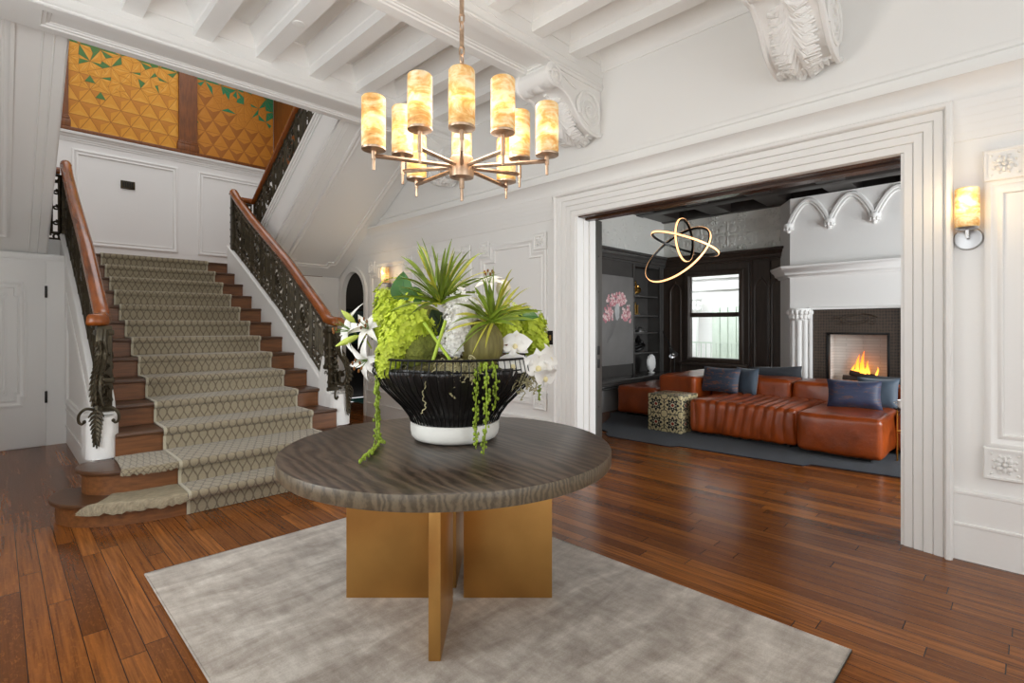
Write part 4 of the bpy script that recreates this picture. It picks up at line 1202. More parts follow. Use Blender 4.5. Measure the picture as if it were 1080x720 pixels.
s = k.sep(k.obj()); r = k.ramp(k.math('MULTIPLY', k.math('SUBTRACT', s[2], 0.0), 3.2), [(0, lin((255,190,80))), (.45, lin((255,150,40))), (1, lin((255,110,20)))])
k.l(r, k.b.inputs['Emission Color']); k.b.inputs['Emission Strength'].default_value = 2.6; k.b.inputs['Base Color'].default_value = (.3,.1,.02,1); k.b.inputs['Alpha'].default_value = .75
fl = thing('fire', 'orange flames rising from the logs in the fireplace', 'fire', (xt+.2, FC-.06, BZ0+.08))
mb = MB()
for (px, h, wd) in ((899,.20,.028),(905,.36,.036),(911,.42,.034),(917,.26,.03),(908,.24,.05),(924,.17,.024),(902,.15,.04),(914,.17,.04)):
    c = on(px, 392, X=xt+.2); y = c.y; z0 = BZ0+.09; ph = rnd.random()*6; dx = rnd.uniform(-.03,.03)
    pts = [(xt+.2+dx, y+.018*sin(ph+3*t)*t*2, z0+h*t) for t in [i/8 for i in range(9)]]
    mb.tube(pts, [wd*(.5+1.6*t)*(1-t)**1.1*1.0+.001 for t in [i/8 for i in range(9)]], 8)
mb.build('flames', FLM, fl)

# ---- leather sofa in modules
LEA = mat('cognac_leather', (146,64,19), .32, vary=.3, vscale=5, bump=.12, bscale=26, coat=.15); LEA.node_tree.nodes['Principled BSDF'].inputs['Coat Roughness'].default_value = .3
PLINTHB = mat('black_plinth', (20,18,17), .7)  # recessed black base under each sofa module
sf = thing('sectional_sofa', 'cognac leather modular sofa with low blocks on a dark blue rug', 'sofa', (8, 2.4, 0))
def leather(lo, hi, name, r=.055, puff=.014, pleat=0, seed=0, parent=None):
    lo = V(lo); hi = V(hi); c = (lo+hi)/2; sz = hi-lo; h = sz/2; mb = MB()
    def fn(p, d):
        q = V((p.x/h.x, p.y/h.y, p.z/h.z)); b = V((0,0,0))
        if abs(d.x) > .6: b.x += d.x*puff*(1-q.y**4)*(1-q.z**2)
        if abs(d.y) > .6: b.y += d.y*puff*(1-q.x**4)*(1-q.z**2)
        if d.z > .6: b.z += puff*1.2*(1-q.x**4)*(1-q.y**4)
        wv = noise.noise(V((p.x*4+seed, p.y*4, p.z*4)))*.012 + noise.noise(V((p.x*3+seed, p.y*17, p.z*5)))*.005
        if pleat:
            ph_ = p.y*23+1.2*sin(p.x*2.3+seed)+1.3*sin(p.z*4+p.y*3); pl = abs(sin(ph_))**.6
            wv += pleat*(pl-.6)*(1.0 if q.z > -.6 else .4)
        return p + b + d*wv
    mb.rbox(c, sz, r, 4, (12, 90 if pleat else 24, 8), fn)
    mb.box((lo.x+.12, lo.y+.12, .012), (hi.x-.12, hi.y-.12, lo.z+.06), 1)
    return mb.build(name, [LEA, PLINTHB], parent or sf, ang=80)
leather((6.88, 1.985, .055), (8.08, 3.36, .50), 'seat_module', pleat=.024, seed=2)
leather((6.76, 1.12, .055), (8.08, 1.965, .50), 'seat_module', seed=5)
leather((7.45, .10, .055), (8.08, 1.10, .50), 'seat_module', seed=7)
leather((8.10, 2.43, .055), (8.74, 3.60, .735), 'back_module', seed=1)
leather((8.10, 1.22, .055), (8.74, 2.41, .735), 'back_module', seed=3)
leather((8.10, .10, .055), (8.74, 1.20, .735), 'back_module', seed=4)
leather((7.60, 3.63, .055), (9.25, 4.25, .735), 'arm_module', seed=6)
leather((8.76, 1.25, .055), (9.42, 3.60, .50), 'seat_module', seed=8)
ot = thing('leather_ottoman', 'low cognac leather block at the left end of the sofa by the bookcase', 'ottoman', (8.2, 4.65, 0))
leather((7.58, 4.28, .055), (8.95, 5.02, .505), 'seat_module', seed=9, parent=ot)
# rug with torn-looking stepped edge
RUGB = mat('midnight_rug', (21,29,41), .95, vary=.4, vscale=3.5, bump=.5, bscale=90, spec=.1, stretch=(1,3,1), sheen=.15)
P = [(6.36,4.56),(6.2,4.25),(6.12,4.24),(5.97,4.10),(6.0,3.2),(6.10,3.12),(6.2,1.74),(6.31,1.69),(6.42,.8),(6.55,-1.2),(9.3,-1.2),(9.3,4.95),(7.6,5.18),(7.2,4.9)]
mb = MB(); mb.prism([(x, y, .001) for x, y in P], (0,0,.011)); tag(mb.build('living_room_rug', RUGB, org=(7.6,2,0)), 'dark blue ragged-edged rug under the leather sofa', 'rug')
# patterned cube
TP = mat('mosaic_tile', (214,200,160), .35); k = NT(TP)
def tile(a, b):
    u = k.math('SUBTRACT', k.math('FRACT', k.math('MULTIPLY', a, 4.4)), .5); v = k.math('SUBTRACT', k.math('FRACT', k.math('MULTIPLY', b, 4.4)), .5)
    r = k.math('SQRT', k.math('ADD', k.math('MULTIPLY', u, u), k.math('MULTIPLY', v, v)))
    an = k.math('ARCTAN2', v, u)
    pet = k.math('ADD', .32, k.math('MULTIPLY', k.math('COSINE', k.math('MULTIPLY', an, 8)), .075))
    black = k.math('LESS_THAN', r, pet)
    ring = k.math('MULTIPLY', k.math('LESS_THAN', r, .13), k.math('GREATER_THAN', r, .085)); red = k.math('LESS_THAN', r, .085)
    pet2 = k.math('LESS_THAN', k.math('ABSOLUTE', k.math('SUBTRACT', r, k.math('ADD', .43, k.math('MULTIPLY', k.math('COSINE', k.math('MULTIPLY', an, 4)), .07)))), .02)
    cr = k.math('LESS_THAN', k.math('ABSOLUTE', k.math('SUBTRACT', r, k.math('ADD', .52, k.math('MULTIPLY', k.math('COSINE', k.math('MULTIPLY', an, 12)), .04)))), .03)
    dots = k.math('MULTIPLY', k.math('LESS_THAN', k.math('ABSOLUTE', k.math('SUBTRACT', r, .2)), .028), k.math('GREATER_THAN', k.math('COSINE', k.math('MULTIPLY', an, 8)), .35))
    c = k.mix(pet2, lin((206,192,150)), lin((120,110,84))); c = k.mix(cr, c, lin((70,66,56))); c = k.mix(black, c, lin((26,26,30)))
    c = k.mix(dots, c, lin((206,196,160))); c = k.mix(ring, c, lin((226,216,186))); c = k.mix(red, c, lin((140,44,32))); return c
o_ = k.sep(k.obj()); gn = k.n('NewGeometry'); ns = k.sep(gn.outputs['Normal'])
ax_ = k.math('GREATER_THAN', k.math('ABSOLUTE', ns[0]), .6); az_ = k.math('GREATER_THAN', k.math('ABSOLUTE', ns[2]), .6)
t1 = tile(o_[1], o_[2]); t2 = tile(o_[0], o_[2]); t3 = tile(o_[0], o_[1])
k.l(k.mix(az_, k.mix(ax_, t2, t1), t3), k.b.inputs['Base Color'])
mb = MB(); mb.cbox((6.77, 3.43, .012), (7.29, 3.95, .54), .012)
tag(mb.build('tile_cube', TP, org=(6.77, 3.43, .012)), 'cube side table covered in black, cream and red floral tiles', 'side table')
# cushions
def cushion(c, wdt, hgt, th, yaw, lean, m, name, label, roll=0):
    mb = MB(); M = Matrix.Translation(V(c)) @ Matrix.Rotation(yaw, 4, 'Z') @ Matrix.Rotation(lean, 4, 'Y') @ Matrix.Rotation(roll, 4, 'X')
    for sg in (-1, 1):
        def P(i, j):
            a = 2*i-1; b = 2*j-1
            pin = 1 - .10*(abs(a)**3)*(1-abs(b)**2)*.0
            f = max(0, (1-a**4))**.55 * max(0, (1-b**4))**.55
            sx = 1 - .07*(1-b*b)*abs(a); sy = 1 - .09*(1-a*a)*abs(b)
            wr = .008*noise.noise(V((a*3+c[0], b*3, sg)))
            return M @ V((sg*(th/2*f+wr*f), a*sx*wdt/2, b*sy*hgt/2))
        mb.grid(P, 18, 14, 0, flip=(sg < 0))
    o = mb.build(name, m, org=c, ang=80); tag(o, label, 'cushion'); return o
NAVYO = mat('navy_rust_brocade', (38,48,66), .6, sheen=.2); k = NT(NAVYO)
ob = k.obj((1,4,16)); nz = k.noise(ob, 2.4, 4, .6, .8)
k.l(k.ramp(nz, [(.0, lin((30,38,56))), (.5, lin((52,64,84))), (.56, lin((58,66,82))), (.6, lin((150,86,50))), (.66, lin((58,58,66)))]), k.b.inputs['Base Color'])
NAVYD = mat('midnight_brocade', (26,34,58), .55, sheen=.2); k = NT(NAVYD)
nz = k.noise(k.obj((1,4,18)), 2.6, 4, .6, .8); k.l(k.ramp(nz, [(0, lin((20,28,52))), (.56, lin((34,44,76))), (.64, lin((96,58,44))), (.7, lin((34,36,50)))]), k.b.inputs['Base Color'])
STEEL = mat('steel_blue_velvet', (56,72,88), .6, sheen=.5); DKV = mat('charcoal_velvet', (44,48,54), .7, sheen=.3)
cushion((7.86, 3.34, .70), .62, .40, .2, radians(-8), radians(14), NAVYO, 'cushion', 'blue and rust patterned cushion leaning at the left of the sofa')
cushion((8.02, 3.02, .69), .40, .42, .15, radians(-18), radians(10), STEEL, 'cushion', 'plain steel blue cushion tucked behind the blue and rust one')
cushion((8.86, 2.86, .72), .78, .34, .18, radians(4), radians(-20), DKV, 'cushion', 'charcoal cushion on the far side of the sofa before the fireplace', roll=radians(-4))
cushion((7.52, 1.53, .68), .58, .36, .2, radians(14), radians(16), NAVYD, 'cushion', 'dark navy patterned cushion on the right sofa seat')
cushion((7.82, 1.34, .68), .44, .40, .16, radians(4), radians(14), STEEL, 'cushion', 'plain steel blue cushion behind the dark navy patterned one')
cushion((8.9, 1.35, .66), .7, .34, .18, 0, radians(-16), DKV, 'cushion', 'charcoal cushion on the far side of the sofa at its right end')
# little brass table
st = thing('brass_side_table', 'small round side table with slim brass legs at the sofa right end', 'side table', (7.22, .93, 0))
mb = MB(); mb.lathe([(.155,0),(.16,.006),(.16,.018),(.155,.022)], (7.22,.93,.585), 28); mb.build('tabletop', mat('dark_stone', (60,58,56), .2), st)
for i in range(4):
    a = 2*pi*i/4+.5; MB().tube([(7.22+.13*cos(a), .93+.13*sin(a), .012), (7.22+.13*cos(a), .93+.13*sin(a), .585)], .009, 8).build('leg', BRASS, st)
mb = MB(); mb.tube([(7.22+.13*cos(a), .93+.13*sin(a), .33) for a in [2*pi*j/24 for j in range(24)]], .008, 6, closed=True); mb.build('ring', BRASS, st)
mb = MB(); mb.lathe([(.04,0),(.05,.01),(.055,.09),(.05,.09),(.045,.02)], (7.16,.99,.607), 18, caps=True); mb.tube([(7.16+.02, .99+.05, .68), (7.16+.03,.99+.09,.66), (7.16+.02,.99+.05,.63)], .007, 6)
tag(mb.build('mug', mat('white_china', (240,240,238), .25), org=(7.16,.99,.607)), 'white mug on the small brass side table', 'mug')
# three-ring pendant
pn = thing('ring_pendant', 'pendant of three tilted glowing black rings hanging in the living room', 'pendant light', atd(722, 236, 10.8))
GLOW = mat('warm_strip', (255,196,140), .4, emit=2.2, ecol=(255,190,130))
def ring(cx, cy, a, b, ang, tilt, s=10.8):
    c = atd(cx, cy, s); vd = (c-V((0,0,EYE))).normalized(); vr = vd.cross(UP).normalized(); vu = vr.cross(vd)
    kx = s/545/sqrt(2); e1 = vr*cos(ang) + vu*sin(ang); pp = -vr*sin(ang) + vu*cos(ang)
    q = b/a; e2 = pp*q + vd*tilt*sqrt(1-q*q); A = a*kx; n = e1.cross(e2)
    N = 56; o = MB(); g = MB()
    def pos(i, dr, dn):
        t = 2*pi*i/N; d = e1*cos(t)+e2*sin(t); return c + d*(A+dr) + n*dn
    for (m_, prof) in ((o, [(-.013,-.015),(.009,-.015),(.009,.015),(-.013,.015)]), (g, [(.0095,-.013),(.015,-.013),(.015,.013),(.0095,.013)])):
        vs = [pos(i, *p_) for i in range(N) for p_ in prof]
        m_.add(vs, [[i*4+j, i*4+(j+1) % 4, ((i+1) % N)*4+(j+1) % 4, ((i+1) % N)*4+j] for i in range(N) for j in range(4)])
    r_ = o.build('ring', BLACKM, pn); g.build('light_strip', GLOW, r_)
ring(714, 268, 38, 17, radians(38), 1); ring(722, 257, 35, 7, radians(-20), -1); ring(722, 253, 22, 8, radians(-82), 1)
tc_ = atd(722, 236, 10.8)
mb = MB(); mb.tube([(tc_.x, tc_.y, tc_.z-.1), (tc_.x, tc_.y, ZF+.0)], .004, 5); mb.tube([(tc_.x+.08, tc_.y, tc_.z), (tc_.x+.02, tc_.y, ZF)], .004, 5); mb.lathe([(.07,-.04),(.07,0)], (tc_.x, tc_.y, ZF+.012), 16); mb.build('canopy', BLACKM, pn)

# ---- the dark room beyond the arch
point('study_fill', (6.4, 8.2, 2.6), 9, (1,.85,.7), .15)  # unseen lamp added to brighten this room
DK = mat('dark_study_wall', (30,26,24), .5); 
w = MB(); w.box((XR+.3, 10.2, 0), (8.2, 10.3, 3.2)); w.box((8.2, 6.0, 0), (8.3, 10.3, 3.2)); w.box((XR+.3, 5.96, 0), (8.2, 6.06, 3.2)); struct(w.build('wall_study', DK))
struct(MB().box((XR+.3, 6.0, 3.2), (8.3, 10.3, 3.3)).build('ceiling_study', DK))
TEAL = mat('teal_rug', (40,98,96), .9, vary=.5, vscale=8)
mb = MB(); mb.cbox((5.1, 7.2, .001), (8.0, 10.0, .014), .005); tag(mb.build('teal_rug', TEAL, org=(6.5,8.6,0)), 'teal patterned rug in the dark room beyond the arch', 'rug')
fr = thing('seascape', 'dark teal seascape hanging in the room beyond the arch', 'painting', (5.6, 10.2, 1.9))
SEA = mat('teal_sea', (28,72,78), .5, vary=.5, vscale=6, stretch=(1,1,4))
mb = MB(); mb.cbox((4.95,10.15,1.15),(6.1,10.19,1.85), .006); mb.build('canvas', SEA, fr)
mb = MB(); 
for a, b in (((4.9,1.1),(6.15,1.15)), ((4.9,1.85),(6.15,1.9)), ((4.9,1.15),(4.95,1.85)), ((6.1,1.15),(6.15,1.85))): mb.cbox((a[0],10.12,a[1]),(b[0],10.195,b[1]), .008)
mb.build('frame', BLACKM, fr)
# ---------------------------------------------------------------- rug and table
RUGM = mat('silver_viscose_rug', (172,162,150), .8, sheen=.35, spec=.15); k = NT(RUGM)
n1 = k.noise(k.obj((1,3.2,1)), 2.4, 6, .62, .5); n2 = k.noise(k.obj((3,1,1)), 7, 5, .6); n3 = k.noise(k.obj(), 160, 2)
v_ = k.math('ADD', k.math('MULTIPLY', n1, .62), k.math('ADD', k.math('MULTIPLY', n2, .26), k.math('MULTIPLY', n3, .12)))
k.l(k.ramp(v_, [(.34, lin((126,112,99))), (.47, lin((160,149,137))), (.54, lin((178,168,156))), (.64, lin((206,198,187)))]), k.b.inputs['Base Color']); k.bump(n3, .3, .004)
mb = MB(); mb.cbox((.645, .585, .001), (2.815, 3.80, .016), .006)
mb.tube([(.645,.585,.012),(2.815,.585,.012),(2.815,3.80,.012),(.645,3.80,.012)], .007, 5, closed=True)
tag(mb.build('area_rug', RUGM, org=(1.73, 2.2, 0)), 'silvery grey mottled rug under the round table', 'rug')
TCX, TCY = 1.796, 2.288; TT = .87; TB = .793; TR = .888
table = thing('round_table', 'large round dark oak table on four brass slab legs', 'table', (TCX, TCY, .017))
TOPM = mat('fumed_oak', (88,76,64), .36); k = NT(TOPM)
def oak(vec_scale, rot, c0, c1, c2):
    vv = k.obj(vec_scale, rot); wv = k.n('TexWave', wave_type='BANDS', bands_direction='X'); wv.inputs['Scale'].default_value = 9; wv.inputs['Distortion'].default_value = 14; wv.inputs['Detail'].default_value = 4; wv.inputs['Detail Scale'].default_value = .7; wv.inputs['Detail Roughness'].default_value = .6
    k.l(vv, wv.inputs['Vector']); f = k.noise(k.obj((vec_scale[0]*40, vec_scale[1]*40, vec_scale[2]*40), rot), 3.5, 6, .65)
    x = k.math('ADD', k.math('MULTIPLY', wv.outputs['Fac'], .55), k.math('MULTIPLY', f, .45))
    return k.ramp(x, [(.15, lin(c0)), (.5, lin(c1)), (.85, lin(c2))]), x
c, x = oak((1,.16,1), (0,0,radians(45)), (44,35,28), (70,57,46), (90,75,62))
k.l(c, k.b.inputs['Base Color']); k.bump(x, .12, .003)
RIMM = mat('oak_rim', (132,116,92), .4); k = NT(RIMM)
c, x = oak((1.6,1.6,1.2), (0,0,0), (76,67,53), (98,86,69), (114,101,81)); k.l(c, k.b.inputs['Base Color'])
mb = MB(); N = 128
mb.lathe([(TR-.02,TB),(TR-.004,TB+.004),(TR,TB+.012),(TR,TT-.010),(TR-.003,TT-.004)], (TCX,TCY,0), N, mi=1, caps=False)
mb.lathe([(TR-.003,TT-.004),(TR-.010,TT),(.5,TT),(.02,TT)], (TCX,TCY,0), N, mi=0, caps=False)
mb.add([(TCX+.02*cos(2*pi*j/N), TCY+.02*sin(2*pi*j/N), TT) for j in range(N)], [list(range(N))])
mb.lathe([(.05,TB),(TR-.02,TB)], (TCX,TCY,0), N, mi=1)
mb.build('tabletop', [TOPM, RIMM], table, ang=40)
LEGM = mat('satin_brass_slab', (196,150,86), .36, metal=.9, vary=.1, vscale=4)
for d in (RT, -RT, FW, -FW):
    t = V((-d.y, d.x, 0)); c = V((TCX, TCY, 0)) + d*.325
    mb = MB(); a = c; L = .245; T = .0275
    M = Matrix((( d.x, t.x, 0, a.x), (d.y, t.y, 0, a.y), (0, 0, 1, 0), (0,0,0,1)))
    m2 = MB(); m2.cbox((-L, -T, .017), (L, T, TB-.001), .003); m2.xf(M); mb.merge(m2)
    mb.build('leg', LEGM, table)

# ---------------------------------------------------------------- planter bowl and its flowers
BX, BY = 1.896, 2.365; BZ = TT+.002
bowl = thing('planter_bowl', 'black pleated wire bowl on a white dish in the middle of the table', 'bowl', (BX, BY, BZ))
mb = MB(); mb.lathe([(.20,0),(.235,.012),(.25,.03),(.256,.06),(.256,.098),(.25,.104),(.236,.104),(.23,.09),(.02,.08)], (BX,BY,BZ), 64); mb.build('white_dish', mat('white_ceramic', (236,234,226), .45, vary=.03, vscale=20), bowl)
BLK = mat('black_bark_leather', (36,33,32), .28, vary=.35, vscale=8, stretch=(1,1,.3), bump=.3, bscale=20)
mb = MB(); prof = [(.17,.09),(.20,.105),(.235,.15),(.285,.215),(.34,.275),(.395,.335),(.428,.385),(.434,.415),(.425,.425),(.40,.40),(.3,.34),(.05,.32)]
rnd = random.Random(3); ph = [rnd.random()*6 for _ in range(6)]
mb.lathe([(r, z) for r, z in prof], (BX,BY,BZ), 220, fn=lambda r, h, an: r*(1 + (.016*sin(an*34+ph[0]+1.2*sin(an*5+h*9)) + .012*sin(an*57+ph[1]+h*14) + .02*sin(an*9+ph[2]+h*6)*(1 if h < .42 else .3))))
mb.build('pleated_shell', BLK, bowl, ang=80)
mb = MB(); rz = .475
mb.tube([(BX+.452*cos(2*pi*j/72), BY+.452*sin(2*pi*j/72), BZ+rz) for j in range(72)], .007, 6, closed=True)
mb.tube([(BX+.445*cos(2*pi*j/72), BY+.445*sin(2*pi*j/72), BZ+rz-.06) for j in range(72)], .004, 5, closed=True)
for j in range(72):
    a = 2*pi*j/72; P = [(.452,rz),(.450,.40),(.405,.315),(.345,.255),(.29,.20),(.25,.145),(.235,.11)]
    mb.tube([(BX+(r+.018)*cos(a) if i > 0 else BX+.452*cos(a), BY+((r+.018) if i > 0 else .452)*sin(a), BZ+z) for i, (r, z) in enumerate(P)], .0036, 4)
mb.build('wire_cage', BLACKM, bowl)
mb = MB(); rnd = random.Random(5)
mb.lathe([(.41,.40),(.3,.45),(.15,.49),(.02,.50)], (BX,BY,BZ), 40, fn=lambda r, h, an: r*(1+.05*noise.noise(V((cos(an)*3, sin(an)*3, h*20)))))
mb.build('moss_bed', mat('dry_moss', (92,86,50), .95, vary=.5, vscale=30, bump=.8, bscale=60), bowl, ang=80)

def fp_(px, py, s): return atd(px, py, s)     # a point of the bouquet, s = distance measure
SC = BX+BY                                     # 4.261 at the bowl's axis
LEAFG = mat('glossy_leaf', (62,112,44), .4, vary=.3, vscale=10); GRASS = mat('variegated_blade', (116,138,36), .45, vary=.5, vscale=9)
GRASS2 = mat('yellow_blade', (178,176,58), .5, vary=.3, vscale=9)
CHART = mat('chartreuse_petal', (196,212,62), .6, vary=.22, vscale=14); WPET = mat('white_petal', (244,242,236), .55); CREAM = mat('ivory_petal', (236,226,200), .55)
MOSS = mat('green_moss', (122,128,54), .95, vary=.5, vscale=16, bump=1, bscale=60); POD = mat('olive_pod', (118,110,58), .6, vary=.35, vscale=10, stretch=(6,6,.6))
BEAD = mat('string_bead_green', (138,160,44), .5, vary=.4, vscale=20); STEM = mat('stem_green', (96,124,44), .5); BROWN = mat('dried_bracken', (128,82,40), .85, vary=.4, vscale=10)
LICHEN = mat('pale_lichen', (176,168,128), .9, vary=.2, vscale=20)

rnd_roll = random.Random(77)
def blade(mb, base, tip, sag, wd, mi=0, n=10):
    base = V(base); tip = V(tip); d = tip-base; L = d.length
    side = d.cross(V((0,0,1))); side = side.normalized() if side.length > 1e-4 else RT.copy()
    dn = d.normalized(); b2 = dn.cross(side); rl = rnd_roll.uniform(-1.25, 1.25); side = side*cos(rl)+b2*sin(rl); nrm_ = dn.cross(side)
    vs = []
    for i in range(n+1):
        t = i/n; p = base + d*t + V((0,0,1))*sag*4*t*(1-t)*L - V((0,0,1))*abs(sag)*.5*t**3*L
        w = wd*(.55+.9*t)*(1-t**2.2)+.0008
        up = nrm_*w*.5
        vs += [p - side*w + up, p, p + side*w + up]
    fs = []
    for i in range(n):
        for j in range(2): fs.append([i*3+j, i*3+j+1, (i+1)*3+j+1, (i+1)*3+j])
    mb.add(vs, fs, mi)
def tuft(cx, cy, s, tips, name, label, seed, extra=14, Lr=(.22,.40)):  # grass-like tuft of curved spiky blades
    rnd = random.Random(seed); mb = MB(); c = fp_(cx, cy, s)
    for (px, py, ds) in tips:
        blade(mb, c + V((rnd.uniform(-.02,.02), rnd.uniform(-.02,.02), 0)), fp_(px, py, s+ds), rnd.uniform(.04,.12), rnd.uniform(.009,.0135), 0 if rnd.random() < .7 else 1)
    for i in range(extra):
        a = rnd.uniform(0, 2*pi); el = rnd.uniform(.15, 1.35); L = rnd.uniform(*Lr)
        blade(mb, c, c + V((cos(a)*cos(el), sin(a)*cos(el), sin(el)))*L, rnd.uniform(.05,.16), rnd.uniform(.008,.012), 0 if rnd.random() < .7 else 1)
    return tag(mb.build(name, [GRASS, GRASS2], org=c, ang=80), label, 'plant', 'bouquet in the black bowl')
tuft(464, 320, 3.95, [(487,262,.05),(470,258,-.1),(455,255,.15),(446,278,.1),(428,268,0),(416,287,-.05),(420,300,-.15),(415,296,.1),(440,262,.05),(500,280,.1),(497,296,-.1),(478,272,-.15),(405,302,.1),(432,330,-.25),(420,322,-.2),(505,265,.2),(468,282,-.3),(448,296,-.3),(436,284,.05),(480,262,0),(462,264,-.2),(408,312,-.2),(424,276,.1),(492,270,.1),(510,290,.1),(412,326,-.3),(498,310,-.3),(440,312,-.35)],
     'spiky_tuft', 'taller spiky green and yellow tuft left of the bouquet centre', 1, 36)
tuft(519, 340, 3.86, [(556,318,-.1),(565,336,.1),(548,300,.05),(533,292,.1),(520,278,.1),(508,290,0),(500,300,-.1),(480,330,-.15),(470,348,-.2),(490,356,-.25),(543,342,-.2),(562,322,.15),(530,310,-.2),(487,318,.1),(478,372,-.2),(512,366,-.25),(560,300,.1),(550,328,-.25),(498,372,-.3),(540,280,.1),(572,326,0),(476,338,-.3),(515,295,-.1),(536,320,-.3)],
     'spiky_tuft', 'lower spiky green and yellow tuft right of the bouquet centre', 2, 26, (.18,.30))
def floret(mb, c, n, r, mi=0, petals=4, rnd=random):
    n = V(n).normalized(); a = n.orthogonal().normalized(); b = n.cross(a); o = rnd.random()*2
    for k_ in range(petals):
        t = o + 2*pi*k_/petals; d = a*cos(t)+b*sin(t); e = n.cross(d)
        c0 = V(c)
        mb.add([c0, c0 + d*r*.55 + e*r*.45 + n*r*.1, c0 + d*r*1.05 + n*r*.22, c0 + d*r*.55 - e*r*.45 + n*r*.1], [[0,1,2,3]], mi)
def panicle(axis_pts, R, nfl, fr, m, name, label, seed, core=None):
    """cone-shaped flower head along axis points (top wide, tip narrow)"""
    rnd = random.Random(seed); mb = MB(); A = [V(p) for p in axis_pts]; n = len(A)
    mb.tube(A, [max(.004, R(i/(n-1))*.86) for i in range(n)], 10, 0)
    for i in range(nfl):
        t = (i+.5)/nfl; f = t*(n-1); q = min(int(f), n-2); p = A[q].lerp(A[q+1], f-q)
        d = (A[q+1]-A[q]).normalized(); a = d.orthogonal().normalized(); b = d.cross(a)
        an = i*2.39996 + rnd.uniform(-.3,.3); o = a*cos(an)+b*sin(an)
        rr = R(t)*rnd.uniform(.9, 1.12)
        nn = (o + V((rnd.uniform(-.4,.4), rnd.uniform(-.4,.4), rnd.uniform(-.2,.5))) + (-d*.8 if t < .06 else V((0,0,0)))).normalized()
        floret(mb, p + o*rr, nn, fr*rnd.uniform(.8,1.15), 0, 4, rnd)
    for e in (0,):
        d = (A[0]-A[1]).normalized()
        for i in range(26):
            v = V((rnd.gauss(0,1), rnd.gauss(0,1), rnd.gauss(0,1))).normalized()
            if v.dot(d) < 0: v = -v
            floret(mb, A[0] + v*R(0), v, fr, 0, 4, rnd)
    return tag(mb.build(name, m, org=A[0], ang=10), label, 'flower', 'bouquet in the black bowl')
def axis(P): return smooth([V(p) for p in P], 5) if len(P) > 2 else [V(p) for p in P]
con = lambda r0, r1: (lambda t: r0*(1-t)**.75 + r1)
panicle(smooth([fp_(438,333,3.98), fp_(425,350,3.92), fp_(412,372,3.88), fp_(406,396,3.86)], 5), con(.115,.02), 620, .0195, CHART, 'hydrangea_head', 'largest chartreuse flower cone drooping over the bowl left rim', 21)
panicle(smooth([fp_(416,312,4.25), fp_(408,334,4.2), fp_(402,356,4.15)], 5), con(.085,.02), 380, .019, CHART, 'hydrangea_head', 'chartreuse flower cone behind the largest one at upper left', 22)
panicle(smooth([fp_(531,336,4.25), fp_(537,352,4.15), fp_(540,372,4.1)], 5), con(.08,.03), 340, .019, CHART, 'hydrangea_head', 'chartreuse flower cone under the right spiky tuft', 23)
panicle(smooth([fp_(556,342,4.4), fp_(564,360,4.35), fp_(570,380,4.3)], 5), con(.08,.03), 340, .019, CHART, 'hydrangea_head', 'rightmost chartreuse flower cone beside the white orchids', 24)
panicle(smooth([fp_(489,322,4.0), fp_(484,342,3.94), fp_(476,374,3.9)], 5), con(.07,.034), 480, .0165, WPET, 'white_flower_cone', 'white lilac-like flower cone in the middle of the bowl', 25)
def orb(px, py, s, r, m, name, label, fn=None, zsc=1.0):
    mb = MB(); c = fp_(px, py, s); mb.ball(c, (r, r, r*zsc), 30, 20, fn=fn or (lambda d: 1+.05*noise.noise(d*9)+.025*noise.noise(d*25)))
    return tag(mb.build(name, m, org=c, ang=80), label, 'decorative ball', 'bouquet in the black bowl')
orb(440, 368, 3.98, .115, MOSS, 'moss_ball', 'round green moss ball at the bowl rim left of centre')
orb(450, 340, 4.3, .10, MOSS, 'moss_ball', 'shaded moss ball behind the front moss ball')
orb(508, 364, 4.0, .12, POD, 'ribbed_pod', 'ribbed olive pod between the white cone and the right flowers', fn=lambda d: 1+.035*abs(sin(math.atan2(d.y, d.x)*11)), zsc=1.15)
def leaf(base, tip, wd, m, name, label, nrm=None, curl=.15):
    base = V(base); tip = V(tip); d = tip-base; L = d.length; d.normalize()
    nrm = V(nrm or -FW); side = d.cross(nrm).normalized(); nn = side.cross(d)
    mb = MB(); n = 12
    def P(i, j):
        b = 2*j-1; w = wd*(sin(pi*min(1, i**.62))**.8)*(1 if i < 1 else 0)
        return base + d*L*i + side*b*w + nn*(-curl*L*(i-.4)**2 + abs(b)*w*.25)
    mb.grid(P, n, 6); mb.grid(lambda i, j: P(i, j) - nn*.003, n, 6, flip=True)
    mb.tube([P(i/8, .5)+nn*.002 for i in range(9)], .0025, 4)
    mb.tube([base - d*.08, base], .004, 5)
    return tag(mb.build(name, m, org=base, ang=80), label, 'leaf', 'bouquet in the black bowl')
leaf(fp_(424,318,4.0), fp_(425,286,4.0), .062, LEAFG, 'round_leaf', 'upper dark green rounded leaf near the wall lamp')
leaf(fp_(446,316,3.95), fp_(421,305,3.9), .06, LEAFG, 'round_leaf', 'lower dark green rounded leaf above the chartreuse cone', nrm=(-.5,-.5,.8))
leaf(fp_(540,333,4.2), fp_(568,333,4.15), .07, LEAFG, 'round_leaf', 'broad green leaf at the right edge of the bouquet', nrm=(-.5,-.5,.9))
leaf(fp_(470,352,4.1), fp_(455,326,4.1), .07, mat('dark_leaf', (40,62,30), .45), 'round_leaf', 'deep green leaf behind the white cone')  # a darker green than the other leaves
